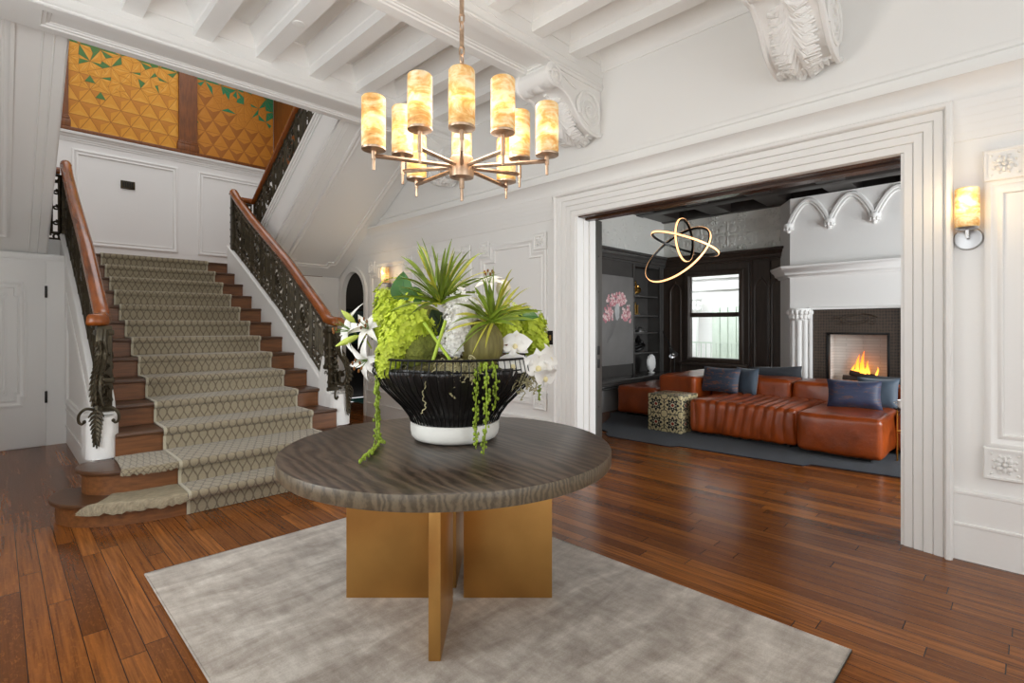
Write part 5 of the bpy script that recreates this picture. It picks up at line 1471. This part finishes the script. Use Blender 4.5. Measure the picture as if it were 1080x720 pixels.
def petal(mb, c, d, nn, L, wd, curl, mi=0, n=8):
    d = V(d).normalized(); nn = V(nn); side = d.cross(nn).normalized(); up = side.cross(d)
    def P(i, j):
        b = 2*j-1; w = wd*sin(pi*min(1,.06+i*.94)**.8)
        return V(c) + d*L*i + up*(curl*L*(i*.9-1.0*i*i*1.7)) + side*b*w + up*(abs(b)*w*.35)
    mb.grid(P, n, 4, mi); mb.grid(lambda i, j: P(i, j)-up*.002, n, 4, mi, flip=True)
def lily(c, face, r, name, label, seed, wd=.16):
    rnd = random.Random(seed); mb = MB(); f = V(face).normalized(); a = f.orthogonal().normalized(); b = f.cross(a); c = V(c)
    for k_ in range(6):
        t = 2*pi*k_/6 + seed; d = (a*cos(t)+b*sin(t)) + f*.45
        petal(mb, c, d, f, r*(1 if k_ % 2 else .92), r*wd, .55, 0)
    for k_ in range(6):
        t = 2*pi*k_/6+.3; d = (a*cos(t)*.35+b*sin(t)*.35+f)
        mb.tube([c, c+d*r*.35, c+d*r*.62], .0022, 4, 1); mb.ball(c+d*r*.64, (.007,.007,.012), 6, 4, mi=2)
    mb.tube([c, c-f*r*.4+V((0,0,-r*.3))], .007, 5, 1)
    return tag(mb.build(name, [WPET, STEM, BROWN], org=c, ang=80), label, 'flower', 'bouquet in the black bowl')
lily(fp_(372,349,4.2), -RT*.7-FW*.5+UP*.25, .16, 'lily', 'open white lily farthest left, petals curling back', 1)
lily(fp_(389,347,4.15), -FW*.8-RT*.2+UP*.4, .12, 'lily', 'cream-tinged white lily between the left lily and the green cone', 2.2)
lily(fp_(388,379,4.1), -RT*.4-FW*.8-UP*.3, .14, 'lily', 'white lily hanging lowest at the bowl left side', 3.1)
def bud(p0, p1, r, name, label):
    mb = MB(); p0 = V(p0); p1 = V(p1)
    mb.tube([p0.lerp(p1, i/10) for i in range(11)], [r*sin(pi*(.03+.94*(i/10))**.8)+.002 for i in range(11)], 9)
    d = p0-p1; mb.tube([p0, p0+d*.6+V((0,0,-.02)), p0+d*1.3+V((0,.0,-.06))], .005, 5)
    return tag(mb.build(name, mat('lily_bud_green', (190,206,92), .5, vary=.15), org=p0, ang=80), label, 'flower bud', 'bouquet in the black bowl')
bud(fp_(374,340,4.15), fp_(360,327,4.12), .016, 'lily_bud', 'upper pale green lily bud pointing up left')
bud(fp_(378,354,4.1), fp_(354,365,4.05), .017, 'lily_bud', 'lower pale green lily bud pointing out to the left')
def orchid(c, face, r, name, label, seed):
    mb = MB(); f = V(face).normalized(); up = (UP - f*f.dot(UP)).normalized(); sd = f.cross(up); c = V(c)
    rot = lambda ang: sd*cos(ang)+up*sin(ang)
    for ang, L, w in ((pi/2,1,.42),(pi*7/6,.95,.36),(-pi/6,.95,.36)): petal(mb, c, rot(ang)+f*.15, f, r*L, r*w, .2)
    for ang in (.25, pi-.25): petal(mb, c+f*.006, rot(ang)+f*.1, f, r*1.1, r*.62, .25)
    mb.ball(c+f*.02-up*r*.15, (r*.16,r*.16,r*.2), 8, 6, mi=1); petal(mb, c+f*.015-up*r*.2, -up+f*.6, f, r*.5, r*.16, .4)
    mb.tube([c, c-f*.05-up*.04], .004, 5, 1)
    return tag(mb.build(name, [WPET, mat('orchid_lip', (236,222,170), .5)], org=c, ang=80), label, 'flower', 'bouquet in the black bowl')
orchid(fp_(544,364,3.98), -FW+UP*.3-RT*.2, .085, 'orchid', 'white orchid nearest the centre at the bowl right rim', 1)
orchid(fp_(541,384,3.96), -FW-UP*.1, .085, 'orchid', 'white orchid half sunk behind the wire rim on the right', 2)
orchid(fp_(566,386,4.05), -FW+RT*.5, .10, 'orchid', 'large white orchid hanging over the right rim', 3)
orchid(fp_(577,378,4.15), RT*.8-FW*.5+UP*.2, .09, 'orchid', 'white orchid seen from the side at the far right', 4)
orchid(fp_(574,396,4.05), RT*.5-FW*.6-UP*.4, .08, 'orchid', 'lowest white orchid drooping at the far right', 5)
lily(fp_(516,300,4.35), UP*.8-FW*.4, .12, 'lily', 'white lily standing at the top behind the right tuft', 4.4, .2)
mb = MB(); c = fp_(531,304,4.4); mb.ball(c, (.045,.045,.055), 14, 10); mb.tube([c-V((0,0,.05)), c-V((0,0,.25))], .006, 5)
tag(mb.build('rose_bud', CREAM, org=c, ang=80), 'round ivory bud at the top right of the bouquet', 'flower bud', 'bouquet in the black bowl')
mb = MB(); rnd = random.Random(9)
for i in range(26):
    c0 = fp_(525+rnd.uniform(-8,8), 372+rnd.uniform(-6,6), 4.02); d = V((rnd.gauss(0,1), rnd.gauss(0,1), rnd.gauss(.4,.8))).normalized()
    blade(mb, c0, c0+d*rnd.uniform(.05,.12), .1, .008)
tag(mb.build('dried_bracken', BROWN, org=fp_(525,378,4.02), ang=80), 'brown dried bracken at the bowl rim right of the olive pod', 'plant', 'bouquet in the black bowl')
for (a, b) in (((447,340,3.78),(475,380,3.74)), ((470,338,3.78),(456,382,3.73))):
    mb = MB(); blade(mb, fp_(*b), fp_(*a), .02, .008); mb.tube([fp_(*b), fp_(*a)], .009, 5)
    tag(mb.build('cut_stem', mat('lime_stem', (170,196,60), .5), org=fp_(*b), ang=80), 'lime stem crossing another, leaning %s over the moss ball' % ('left' if a[0] < 460 else 'right'), 'stem', 'bouquet in the black bowl')
def string(pts, name, label, seed, dens=.0105, rr=.0125, spread=.02):
    rnd = random.Random(seed); mb = MB(); P = smooth([V(p) for p in pts], 10); mb.tube(P, .004, 5)
    L = 0
    for i in range(1, len(P)):
        seg = (P[i]-P[i-1]).length; n = max(1, int(seg/dens*1.5))
        for j in range(n):
            p = P[i-1].lerp(P[i], j/n); t = i/len(P); o = V((rnd.gauss(0,1), rnd.gauss(0,1), rnd.gauss(0,.5))).normalized()
            r = rr*rnd.uniform(.6,1.1)*(1-.25*t)
            mb.ball(p + o*spread*rnd.uniform(.5,1)*(1-.2*t), (r*.8, r*.8, r*1.1), 5, 4)
    return tag(mb.build(name, BEAD, org=P[0], ang=80), label, 'trailing plant', 'bouquet in the black bowl')
tz = TT+.02
def on_t(px, py): return on(px, py, Z=tz)
string([fp_(402,388,4.0), fp_(399,402,3.98), fp_(397,430,3.97), fp_(397,455,3.96), on_t(398,468), on_t(390,478), on_t(379,485)], 'string_of_pearls', 'long trailing green strand falling left of the bowl onto the table', 31)
string([fp_(398,402,4.03), on_t(400,462)+V((0,0,.03)), on_t(405,467)], 'string_of_pearls', 'short trailing strand beside the long left one', 35, spread=.012)
string([fp_(505,384,3.70), fp_(503,395,3.66), fp_(502,430,3.72), fp_(502,473,3.80)], 'string_of_pearls', 'trailing green strand left of the pair over the bowl front', 32)
string([fp_(513,384,3.70), fp_(513,395,3.64), fp_(513,440,3.68), fp_(511,466,3.70), fp_(509,489,3.72)], 'string_of_pearls', 'longest trailing green strand over the bowl front', 33)
string([fp_(521,384,3.72), fp_(523,396,3.68), fp_(523,412,3.72), fp_(522,430,3.78)], 'string_of_pearls', 'shortest trailing green strand over the bowl front', 34, rr=.0105)
string([fp_(568,398,4.1), fp_(569,408,4.08), fp_(568,422,4.08)], 'string_of_pearls', 'wisp of green strand below the right orchids', 36, rr=.009, spread=.012)
def wisps(px0, px1, py0, py1, s, n, label, seed):
    rnd = random.Random(seed); mb = MB(); p = None
    for i in range(n):
        c = fp_(rnd.uniform(px0, px1), rnd.uniform(py0, py1), s); pts = [c]
        for j in range(6): pts.append(pts[-1] + RT*rnd.uniform(-.018,.018) + UP*rnd.uniform(-.022,.012) - FW*rnd.uniform(-.008,.008))
        mb.tube(pts, .003, 4)
    return tag(mb.build('lichen_wisp', LICHEN, org=fp_((px0+px1)/2, py0, s), ang=80), label, 'lichen', 'bouquet in the black bowl')
wisps(463, 500, 379, 391, 3.68, 120, 'pale curly lichen along the front rim of the bowl', 1)
wisps(545, 566, 390, 412, 4.0, 45, 'pale curly lichen on the bowl right shoulder', 2)
wisps(415, 425, 384, 392, 3.9, 18, 'pale curly lichen at the bowl left rim', 4)
for pts, nm in (([(459,388),(450,402),(446,418),(449,428),(444,436)], 'long loose lichen tendril trailing down the bowl front left'), ([(483,390),(484,404),(474,412),(480,420),(474,414)], 'curled lichen tendril trailing down the bowl front centre')):
    mb = MB(); P = smooth([fp_(a, b, 3.64+.0035*(b-388)) for a, b in pts], 6)
    P = [p + RT*.006*sin(i*1.7) for i, p in enumerate(P)]; mb.tube(P, .0032, 5)
    tag(mb.build('lichen_tendril', LICHEN, org=P[0], ang=80), nm, 'lichen', 'bouquet in the black bowl')

# ---------------------------------------------------------------- chandelier
CS = 4.1; cc = atd(487, 178, CS); AZ = 2.413
chd = thing('chandelier', 'bronze ten-arm chandelier with glowing alabaster cylinder shades', 'chandelier', (cc.x, cc.y, ZJ))
ALA = mat('lit_alabaster', (240,205,140), .5); k = NT(ALA)
n1 = k.noise(k.obj((1,1,2.2)), 7, 6, .65, 1.2); n2 = k.noise(k.obj(), 22, 4, .6)
at_ = k.n('Attribute'); at_.attribute_name = 'glow'
vv = k.math('ADD', k.math('MULTIPLY', n1, .7), k.math('MULTIPLY', n2, .3))
k.l(k.ramp(vv, [(.34, lin((180,118,56))), (.46, lin((222,172,100))), (.56, lin((240,214,166))), (.68, lin((240,230,212)))]), k.b.inputs['Base Color'])
ec = k.ramp(vv, [(.34, lin((226,130,40))), (.46, lin((248,180,84))), (.58, lin((255,218,150))), (.72, lin((255,238,206)))])
k.l(ec, k.b.inputs['Emission Color'])
# the lamp inside makes a bright belt low in each shade: z is measured from the shade's own foot
s_ = k.sep(k.obj()); zz_ = s_[2]
belt = k.ramp(zz_, [(0, (.28,.28,.28,1)), (.32, (.8,.8,.8,1)), (.5, (1,1,1,1)), (.68, (.75,.75,.75,1)), (1, (.3,.3,.3,1))])
uvz = k.sep(k.uv())
belt = k.ramp(uvz[1], [(0, (.14,.14,.14,1)), (.22, (.28,.28,.28,1)), (.42, (1,1,1,1)), (.58, (.5,.5,.5,1)), (.75, (.22,.22,.22,1)), (1, (.12,.12,.12,1))])
k.l(k.math('MULTIPLY', belt, 1.05), k.b.inputs['Emission Strength'])
def shade_mesh(name, c, r, h, parent):
    mb = MB(); c = V(c); N = 28; prof = [(r*.93,0),(r,.012),(r,h*.25),(r,h*.5),(r,h*.75),(r,h-.008),(r-.006,h),(r-.016,h),(r-.016,.02)]
    vs = []; uv = []
    for rr, hh in prof:
        for j in range(N+1):
            a = 2*pi*j/N; vs.append(c+V((rr*cos(a), rr*sin(a), hh))); uv.append((j/N, hh/h))
    fs = [[i*(N+1)+j, i*(N+1)+j+1, (i+1)*(N+1)+j+1, (i+1)*(N+1)+j] for i in range(len(prof)-1) for j in range(N)]
    mb.add(vs, fs, 0, uv)
    mb.add([c+V((r*.93*cos(2*pi*j/N), r*.93*sin(2*pi*j/N), 0)) for j in range(N)], [list(range(N))], 0, [(0,0)]*N)
    return mb.build(name, ALA, parent)
AR = .462; SH = .265; SRD = .062
hub = MB(); hub.lathe([(.03,-.065),(.066,-.06),(.068,-.05),(.068,.04),(.06,.055),(.03,.06)], (cc.x,cc.y,AZ), 28)
hub.tube([(cc.x,cc.y,AZ-.06),(cc.x,cc.y,AZ-.12)], .014, 10); hub.tube([(cc.x,cc.y,AZ-.12),(cc.x,cc.y,AZ-.19)], .0085, 8)
hub.build('hub', BRONZE, chd)
st_ = MB(); zt = atd(487,66,CS).z
st_.tube([(cc.x,cc.y,AZ+.05),(cc.x,cc.y,zt)], .012, 10); st_.build('centre_stem', BRONZE, chd)
ch = MB()
def link(c, r, yaw, L):
    M = Matrix.Translation(V(c)) @ Matrix.Rotation(yaw, 4, 'Z'); P = []
    for j in range(20):
        a = 2*pi*j/20; P.append(M @ V((r*cos(a), 0, r*sin(a) + (L if sin(a) > 0 else -L))))
    ch.tube(P, .0055, 6, closed=True)
z = zt
for z0 in (zt+.02, atd(487,28,CS).z): link((cc.x,cc.y,z0), .014, .3, .01); link((cc.x,cc.y,z0+.045), .014, 1.9, .01)
ch.tube([(cc.x,cc.y,zt+.085),(cc.x,cc.y,atd(487,28,CS).z-.02)], .013, 8)
ch.tube([(cc.x,cc.y,atd(487,28,CS).z+.065),(cc.x,cc.y,ZC-.05)], .013, 8); ch.build('chain_rods', BRONZE, chd)
mb = MB(); mb.lathe([(.03,-.07),(.06,-.05),(.075,-.02),(.075,0)], (cc.x,cc.y,ZC), 24); mb.build('ceiling_canopy', BRONZE, chd)
for i in range(10):
    th = math.atan2(-cc.y, -cc.x) + 2*pi*i/10          # long arms with short stems alternate with short arms with tall stems
    d = V((cos(th), sin(th), 0)); e = V((cc.x,cc.y,AZ)) + d*(.483 if i % 2 == 0 else .356)
    mb = MB(); mb.tube([V((cc.x,cc.y,AZ))+d*.05, e], .0115, 6)
    a = mb.build('arm', BRONZE, chd)
    hs = .036 if i % 2 == 0 else .096      # short and tall stems alternate
    mb = MB(); mb.tube([e-V((0,0,.075)), e+V((0,0,-.01))], .0075, 8); mb.tube([e-V((0,0,.02)), e+V((0,0,hs-.008))], .0115, 8)
    mb.lathe([(.02,hs-.012),(SRD*1.0,hs-.006),(SRD*1.02,hs),(SRD*1.02,hs+.004),(SRD*.6,hs+.006)], e, 24); mb.build('candle_holder', BRONZE, a)
    shade_mesh('shade', e+V((0,0,hs+.006)), SRD, SH, a)
# ---------------------------------------------------------------- wall sconces
def sconce(y, z, name, label, big=1.0):
    o = thing(name, label, 'wall lamp', (XR-.003, y, z))
    mb = MB(); mb.lathe([(.075,0),(.075,.012),(.068,.02),(.03,.024)], (XR-.002,y,z+.03), 28, axis=(-1,0,0)); mb.tube([(XR-.02,y,z+.03),(XR-.1,y,z+.03),(XR-.1,y,z+.075)], .01, 8); mb.lathe([(.02,.075),(.055,.08),(.06,.09)], (XR-.1,y,z), 20); mb.build('wall_plate', SILVER, o)
    shade_mesh('shade', (XR-.1, y, z+.09), .062, .25, o)
    point('sconce_lamp', (XR-.20, y, z+.26), 2.2 if big else 3, (1,.72,.38), .06)
sconce(.278, 2.06, 'wall_sconce', 'alabaster wall lamp right of the wide opening')
sconce(7.23, 2.12, 'wall_sconce', 'alabaster wall lamp beside the arch behind the flowers')
# ---------------------------------------------------------------- corbels
def corbel(yc, label):
    w = .215; o = thing('scroll_corbel', label, 'corbel', (XR, yc, ZB))
    def Q(p, z): return (XR-.002-p, z+ZB-.002)
    out = smooth([(0,0),(.4,0),(.76,0),(.84,-.05),(.855,-.11),(.82,-.17),(.76,-.19),(.70,-.185),(.62,-.2),(.52,-.26),(.42,-.36),(.33,-.44),(.22,-.49),(.08,-.5),(0,-.47)], 4)
    mb = MB(); pts = [(Q(p.x, p.y)) for p in [V((a.x, a.y)) for a in out]]
    mb.prism([(x, yc-w+.02, z) for x, z in pts], (0, 2*w-.04, 0))
    mb.build('body', WHITE2, o, ang=50)
    mb = MB()
    for sg in (-1, 1):
        yy = yc+sg*(w-.012)
        E_ = [(x, yy, z) for x, z in pts]; mb.tube(E_, .022, 6)
        for (c, r0, a0, tn) in (((.745,-.10), .09, 0, 2.0), ((.21,-.28), .2, -.4, 2.6)):
            S_ = spiral(c, r0, .02, a0, tn*sg/sg, 44); mb.tube([(Q(a, b)[0], yy+sg*.008, Q(a, b)[1]) for a, b in S_], lambda t: .022-.012*t, 6)
            mb.lathe([(.03,-.01),(.03,.02),(.02,.03)], (Q(*c)[0], yy, Q(*c)[1]), 12, axis=(0,sg,0))
            mb.lathe([(r0*.98,-.02),(r0*.98,.0),(r0*.8,.012),(r0*.3,.004)], (Q(*c)[0], yy-sg*.004, Q(*c)[1]), 24, axis=(0,sg,0))
        S2 = smooth([(.70,-.03),(.6,-.06),(.5,-.1),(.42,-.12)], 5); mb.tube([(Q(p.x, p.y)[0], yy+sg*.004, Q(p.x, p.y)[1]) for p in S2], .014, 5)
    mb.build('volute', WHITE2, o, ang=50)
    # reeded roll of the front lip
    mb = MB()
    for (y0, y1, r) in ((-w,-.1,.1),(-.1,-.06,.085),(-.06,.06,.1),(.06,.1,.085),(.1,w,.1)):
        mb.lathe([(r*.86,0),(r,.012),(r,y1-y0-.012),(r*.86,y1-y0)], (Q(.745,0)[0], yc+y0, ZB-.105), 24, axis=(0,1,0))
    mb.build('lip_roll', WHITE2, o, ang=50)
    # acanthus leaf on the sloping underside
    mb = MB(); spine = smooth([(.66,-.20),(.56,-.25),(.47,-.33),(.38,-.43),(.27,-.49),(.15,-.51),(.06,-.52)], 6); n = len(spine)
    S3 = [V((Q(p.x, p.y)[0], yc, Q(p.x, p.y)[1])) for p in spine]
    mb.tube(S3, lambda t: .022-.008*t, 6)
    for i in range(2, n-2, 3):
        t = i/n; L = .2*(.55+.45*sin(pi*min(1, t+.15)))
        tan = (S3[i]-S3[i-1]).normalized()
        for sg in (-1, 1):
            for q in range(4):
                an = .4+.3*q; ll = L*(1-.12*q)
                b0 = S3[i] + tan*.012*q
                b1 = b0 + V((0, sg, 0))*ll*sin(an)*.7 + tan*ll*cos(an)*.6 + V((0,0,-.018)); b2 = b0 + V((0, sg, 0))*ll*min(1.0, sin(an)+.25) + tan*ll*cos(an)*.75 + V((0,0,.004))
                mb.tube([b0, b1, b2], [.016,.026,.009], 6)
    # leaf tip fan hanging below the large volute
    for q in range(-5, 6):
        y = yc + q*.036; zb = -.50 - .07*(1-(q/6)**2); mb.tube([(Q(.16,0)[0], yc+q*.03, ZB-.47), (Q(.17,0)[0], y, ZB-.47+(zb+.47)*.6), (Q(.10-.02*abs(q)/5,0)[0], y*1.0, ZB+zb+.02)], [.02,.024,.008], 6)
    mb.build('acanthus_leaf', WHITE2, o, ang=50)
    return o
corbel(3.365, 'white carved scroll corbel under the middle beam, right of the chandelier')
corbel(1.20, 'white carved scroll corbel under the nearest beam at the top of the photo')
corbel(5.595, 'white carved scroll corbel under the stair beam, behind the chandelier')
# ---------------------------------------------------------------- small fittings
pd = thing('brass_wall_plate', 'small dark brass plate on the white landing panel', 'wall plate', (1.765, 12, 4.17))
mb = MB(); mb.cbox((1.655,11.975,4.10),(1.875,11.998,4.25), .006); mb.build('plate', mat('dark_bronze_plate', (66,54,32), .35, metal=.6), pd)
mb = MB()
for i in range(5): mb.cbox((1.685+.034*i,11.968,4.125),(1.707+.034*i,11.976,4.225), .003)
for a, b in (((1.67,4.115),(1.86,4.12)),((1.67,4.23),(1.86,4.235))): mb.box((a[0],11.968,a[1]),(b[0],11.976,b[1]))
mb.build('toggles', BLACKM, pd)
sw = on(581, 356, X=XR)
pd = thing('switch_plate', 'small black switch plate on the wall left of the wide opening', 'switch', (XR, sw.y, sw.z))
mb = MB(); mb.cbox((XR-.012, sw.y-.045, sw.z-.08), (XR-.001, sw.y+.045, sw.z+.08), .004); mb.build('plate', BLACKM, pd)
mb = MB(); mb.cbox((XR-.02, sw.y-.015, sw.z-.03), (XR-.012, sw.y+.015, sw.z+.03), .003); mb.build('toggle', GOLD, pd)
lt = V((1.875, 4.50, ZJ))
pd = thing('recessed_light', 'round white recessed light in the ceiling', 'ceiling light', (lt.x, lt.y, ZJ))
mb = MB(); mb.lathe([(.05,-.008),(.056,-.005),(.056,.0)], (lt.x, lt.y, ZJ), 24); mb.build('trim_ring', WHITE, pd)
mb = MB(); mb.lathe([(.04,-.009),(.046,-.008)], (lt.x, lt.y, ZJ), 20); mb.build('lens', mat('frosted_lens', (236,236,232), .4), pd)
# latch and keyhole plates on the pocket-door edge
pk = thing('pocket_door', 'edge of the dark sliding pocket door in the left jamb', 'door', (XR+.37, O1, 0)); pk['kind'] = 'structure'
mb = MB(); mb.cbox((XR+.302, O1-.045, .01), (XR+.42, O1+.3, OT-.01), .004); mb.build('door_leaf', mat('pewter_door_edge', (86,84,80), .35, metal=.3), pk)
mb = MB()
for z in (1.05, 1.2): mb.cbox((XR+.33, O1-.052, z), (XR+.37, O1-.045, z+.1), .002)
for z in (.6, 1.9, 2.3): mb.cbox((XR+.345, O1-.05, z), (XR+.355, O1-.045, z+.02), .002)
mb.build('latch', BLACKM, pk)
# ---------------------------------------------------------------- lights, world, camera
# added area lamps stand in for daylight at the unseen windows
DAY = (.925, .97, 1)
area('fill_back_left', (.4, YB+.05, 2.1), (radians(90), 0, 0), 1.9, 2.7, 40, DAY)
area('fill_back_right', (3.0, YB+.05, 2.1), (radians(90), 0, 0), 1.9, 2.7, 16, DAY)
area('fill_left_near', (XL+.05, -1.65, 2.1), (radians(90), 0, radians(-90)), 1.4, 2.7, 10, DAY)
area('fill_left_middle', (XL+.05, .9, 2.1), (radians(90), 0, radians(-90)), 1.5, 2.7, 18, DAY)
area('fill_left_far', (XL+.05, 3.6, 2.1), (radians(90), 0, radians(-90)), 1.7, 2.7, 50, DAY)  # added to brighten the area under the stairs
area('fill_stair_top', (1.76, 9.6, 7.3), (0, 0, 0), 3.6, 3.6, 58, (.98, .98, 1))  # added lamp above the stairs; the ceiling there has no skylight
area('fill_living_side', (7.1, YS+.05, 1.8), (radians(90), 0, 0), 2.9, 2.3, 195, DAY)  # added lamp at the unseen side window of the living room
area('fill_porch', (10.8, 5.0, 3.9), (0, radians(-50), 0), 2.5, 4, 240, DAY)  # added lamp standing in for sky light on the porch
point('chandelier_lamps', (cc.x, cc.y, AZ+.25), 28, (1, .93, .84), .42)
W = bpy.data.worlds.new('World'); S.world = W; W.use_nodes = True
nt = W.node_tree; bg = nt.nodes['Background']
sky = nt.nodes.new('ShaderNodeTexSky'); sky.sky_type = 'HOSEK_WILKIE'; sky.turbidity = 6
sky.sun_direction = V((-.3, -.5, .8)).normalized()
mixn = nt.nodes.new('ShaderNodeMix'); mixn.data_type = 'RGBA'; mixn.inputs[0].default_value = .7
mixn.inputs[7].default_value = (1, 1, 1, 1)
nt.links.new(sky.outputs[0], mixn.inputs[6]); nt.links.new(mixn.outputs[2], bg.inputs[0]); bg.inputs[1].default_value = 1.0

# ---- bring the whole place to real size
done = set()
for o in list(COL.objects):
    o.location = o.location * KS
    if o.type == 'MESH' and o.data.name not in done:
        done.add(o.data.name); o.data.transform(Matrix.Scale(KS, 4))
    elif o.type == 'LIGHT':
        l = o.data
        if l.type == 'AREA': l.size *= KS; l.size_y *= KS
        elif l.type == 'POINT': l.shadow_soft_size *= KS
cam = bpy.data.cameras.new('camera'); co = bpy.data.objects.new('camera', cam); COL.objects.link(co)
co.location = (0, 0, EYE*KS); co.rotation_euler = (radians(90), 0, radians(-45))
cam.sensor_fit = 'HORIZONTAL'; cam.sensor_width = 36; cam.lens = 36*545/1080; cam.shift_y = -16/1080; cam.clip_start = .05
S.camera = co
S.view_settings.view_transform = 'Standard'; S.view_settings.look = 'None'; S.view_settings.gamma = 1
S.view_settings.exposure = 0.12; S.view_settings.use_curve_mapping = False
S.cycles.use_denoising = True; S.cycles.max_bounces = 10; S.cycles.diffuse_bounces = 6
S.cycles.sample_clamp_indirect = 6
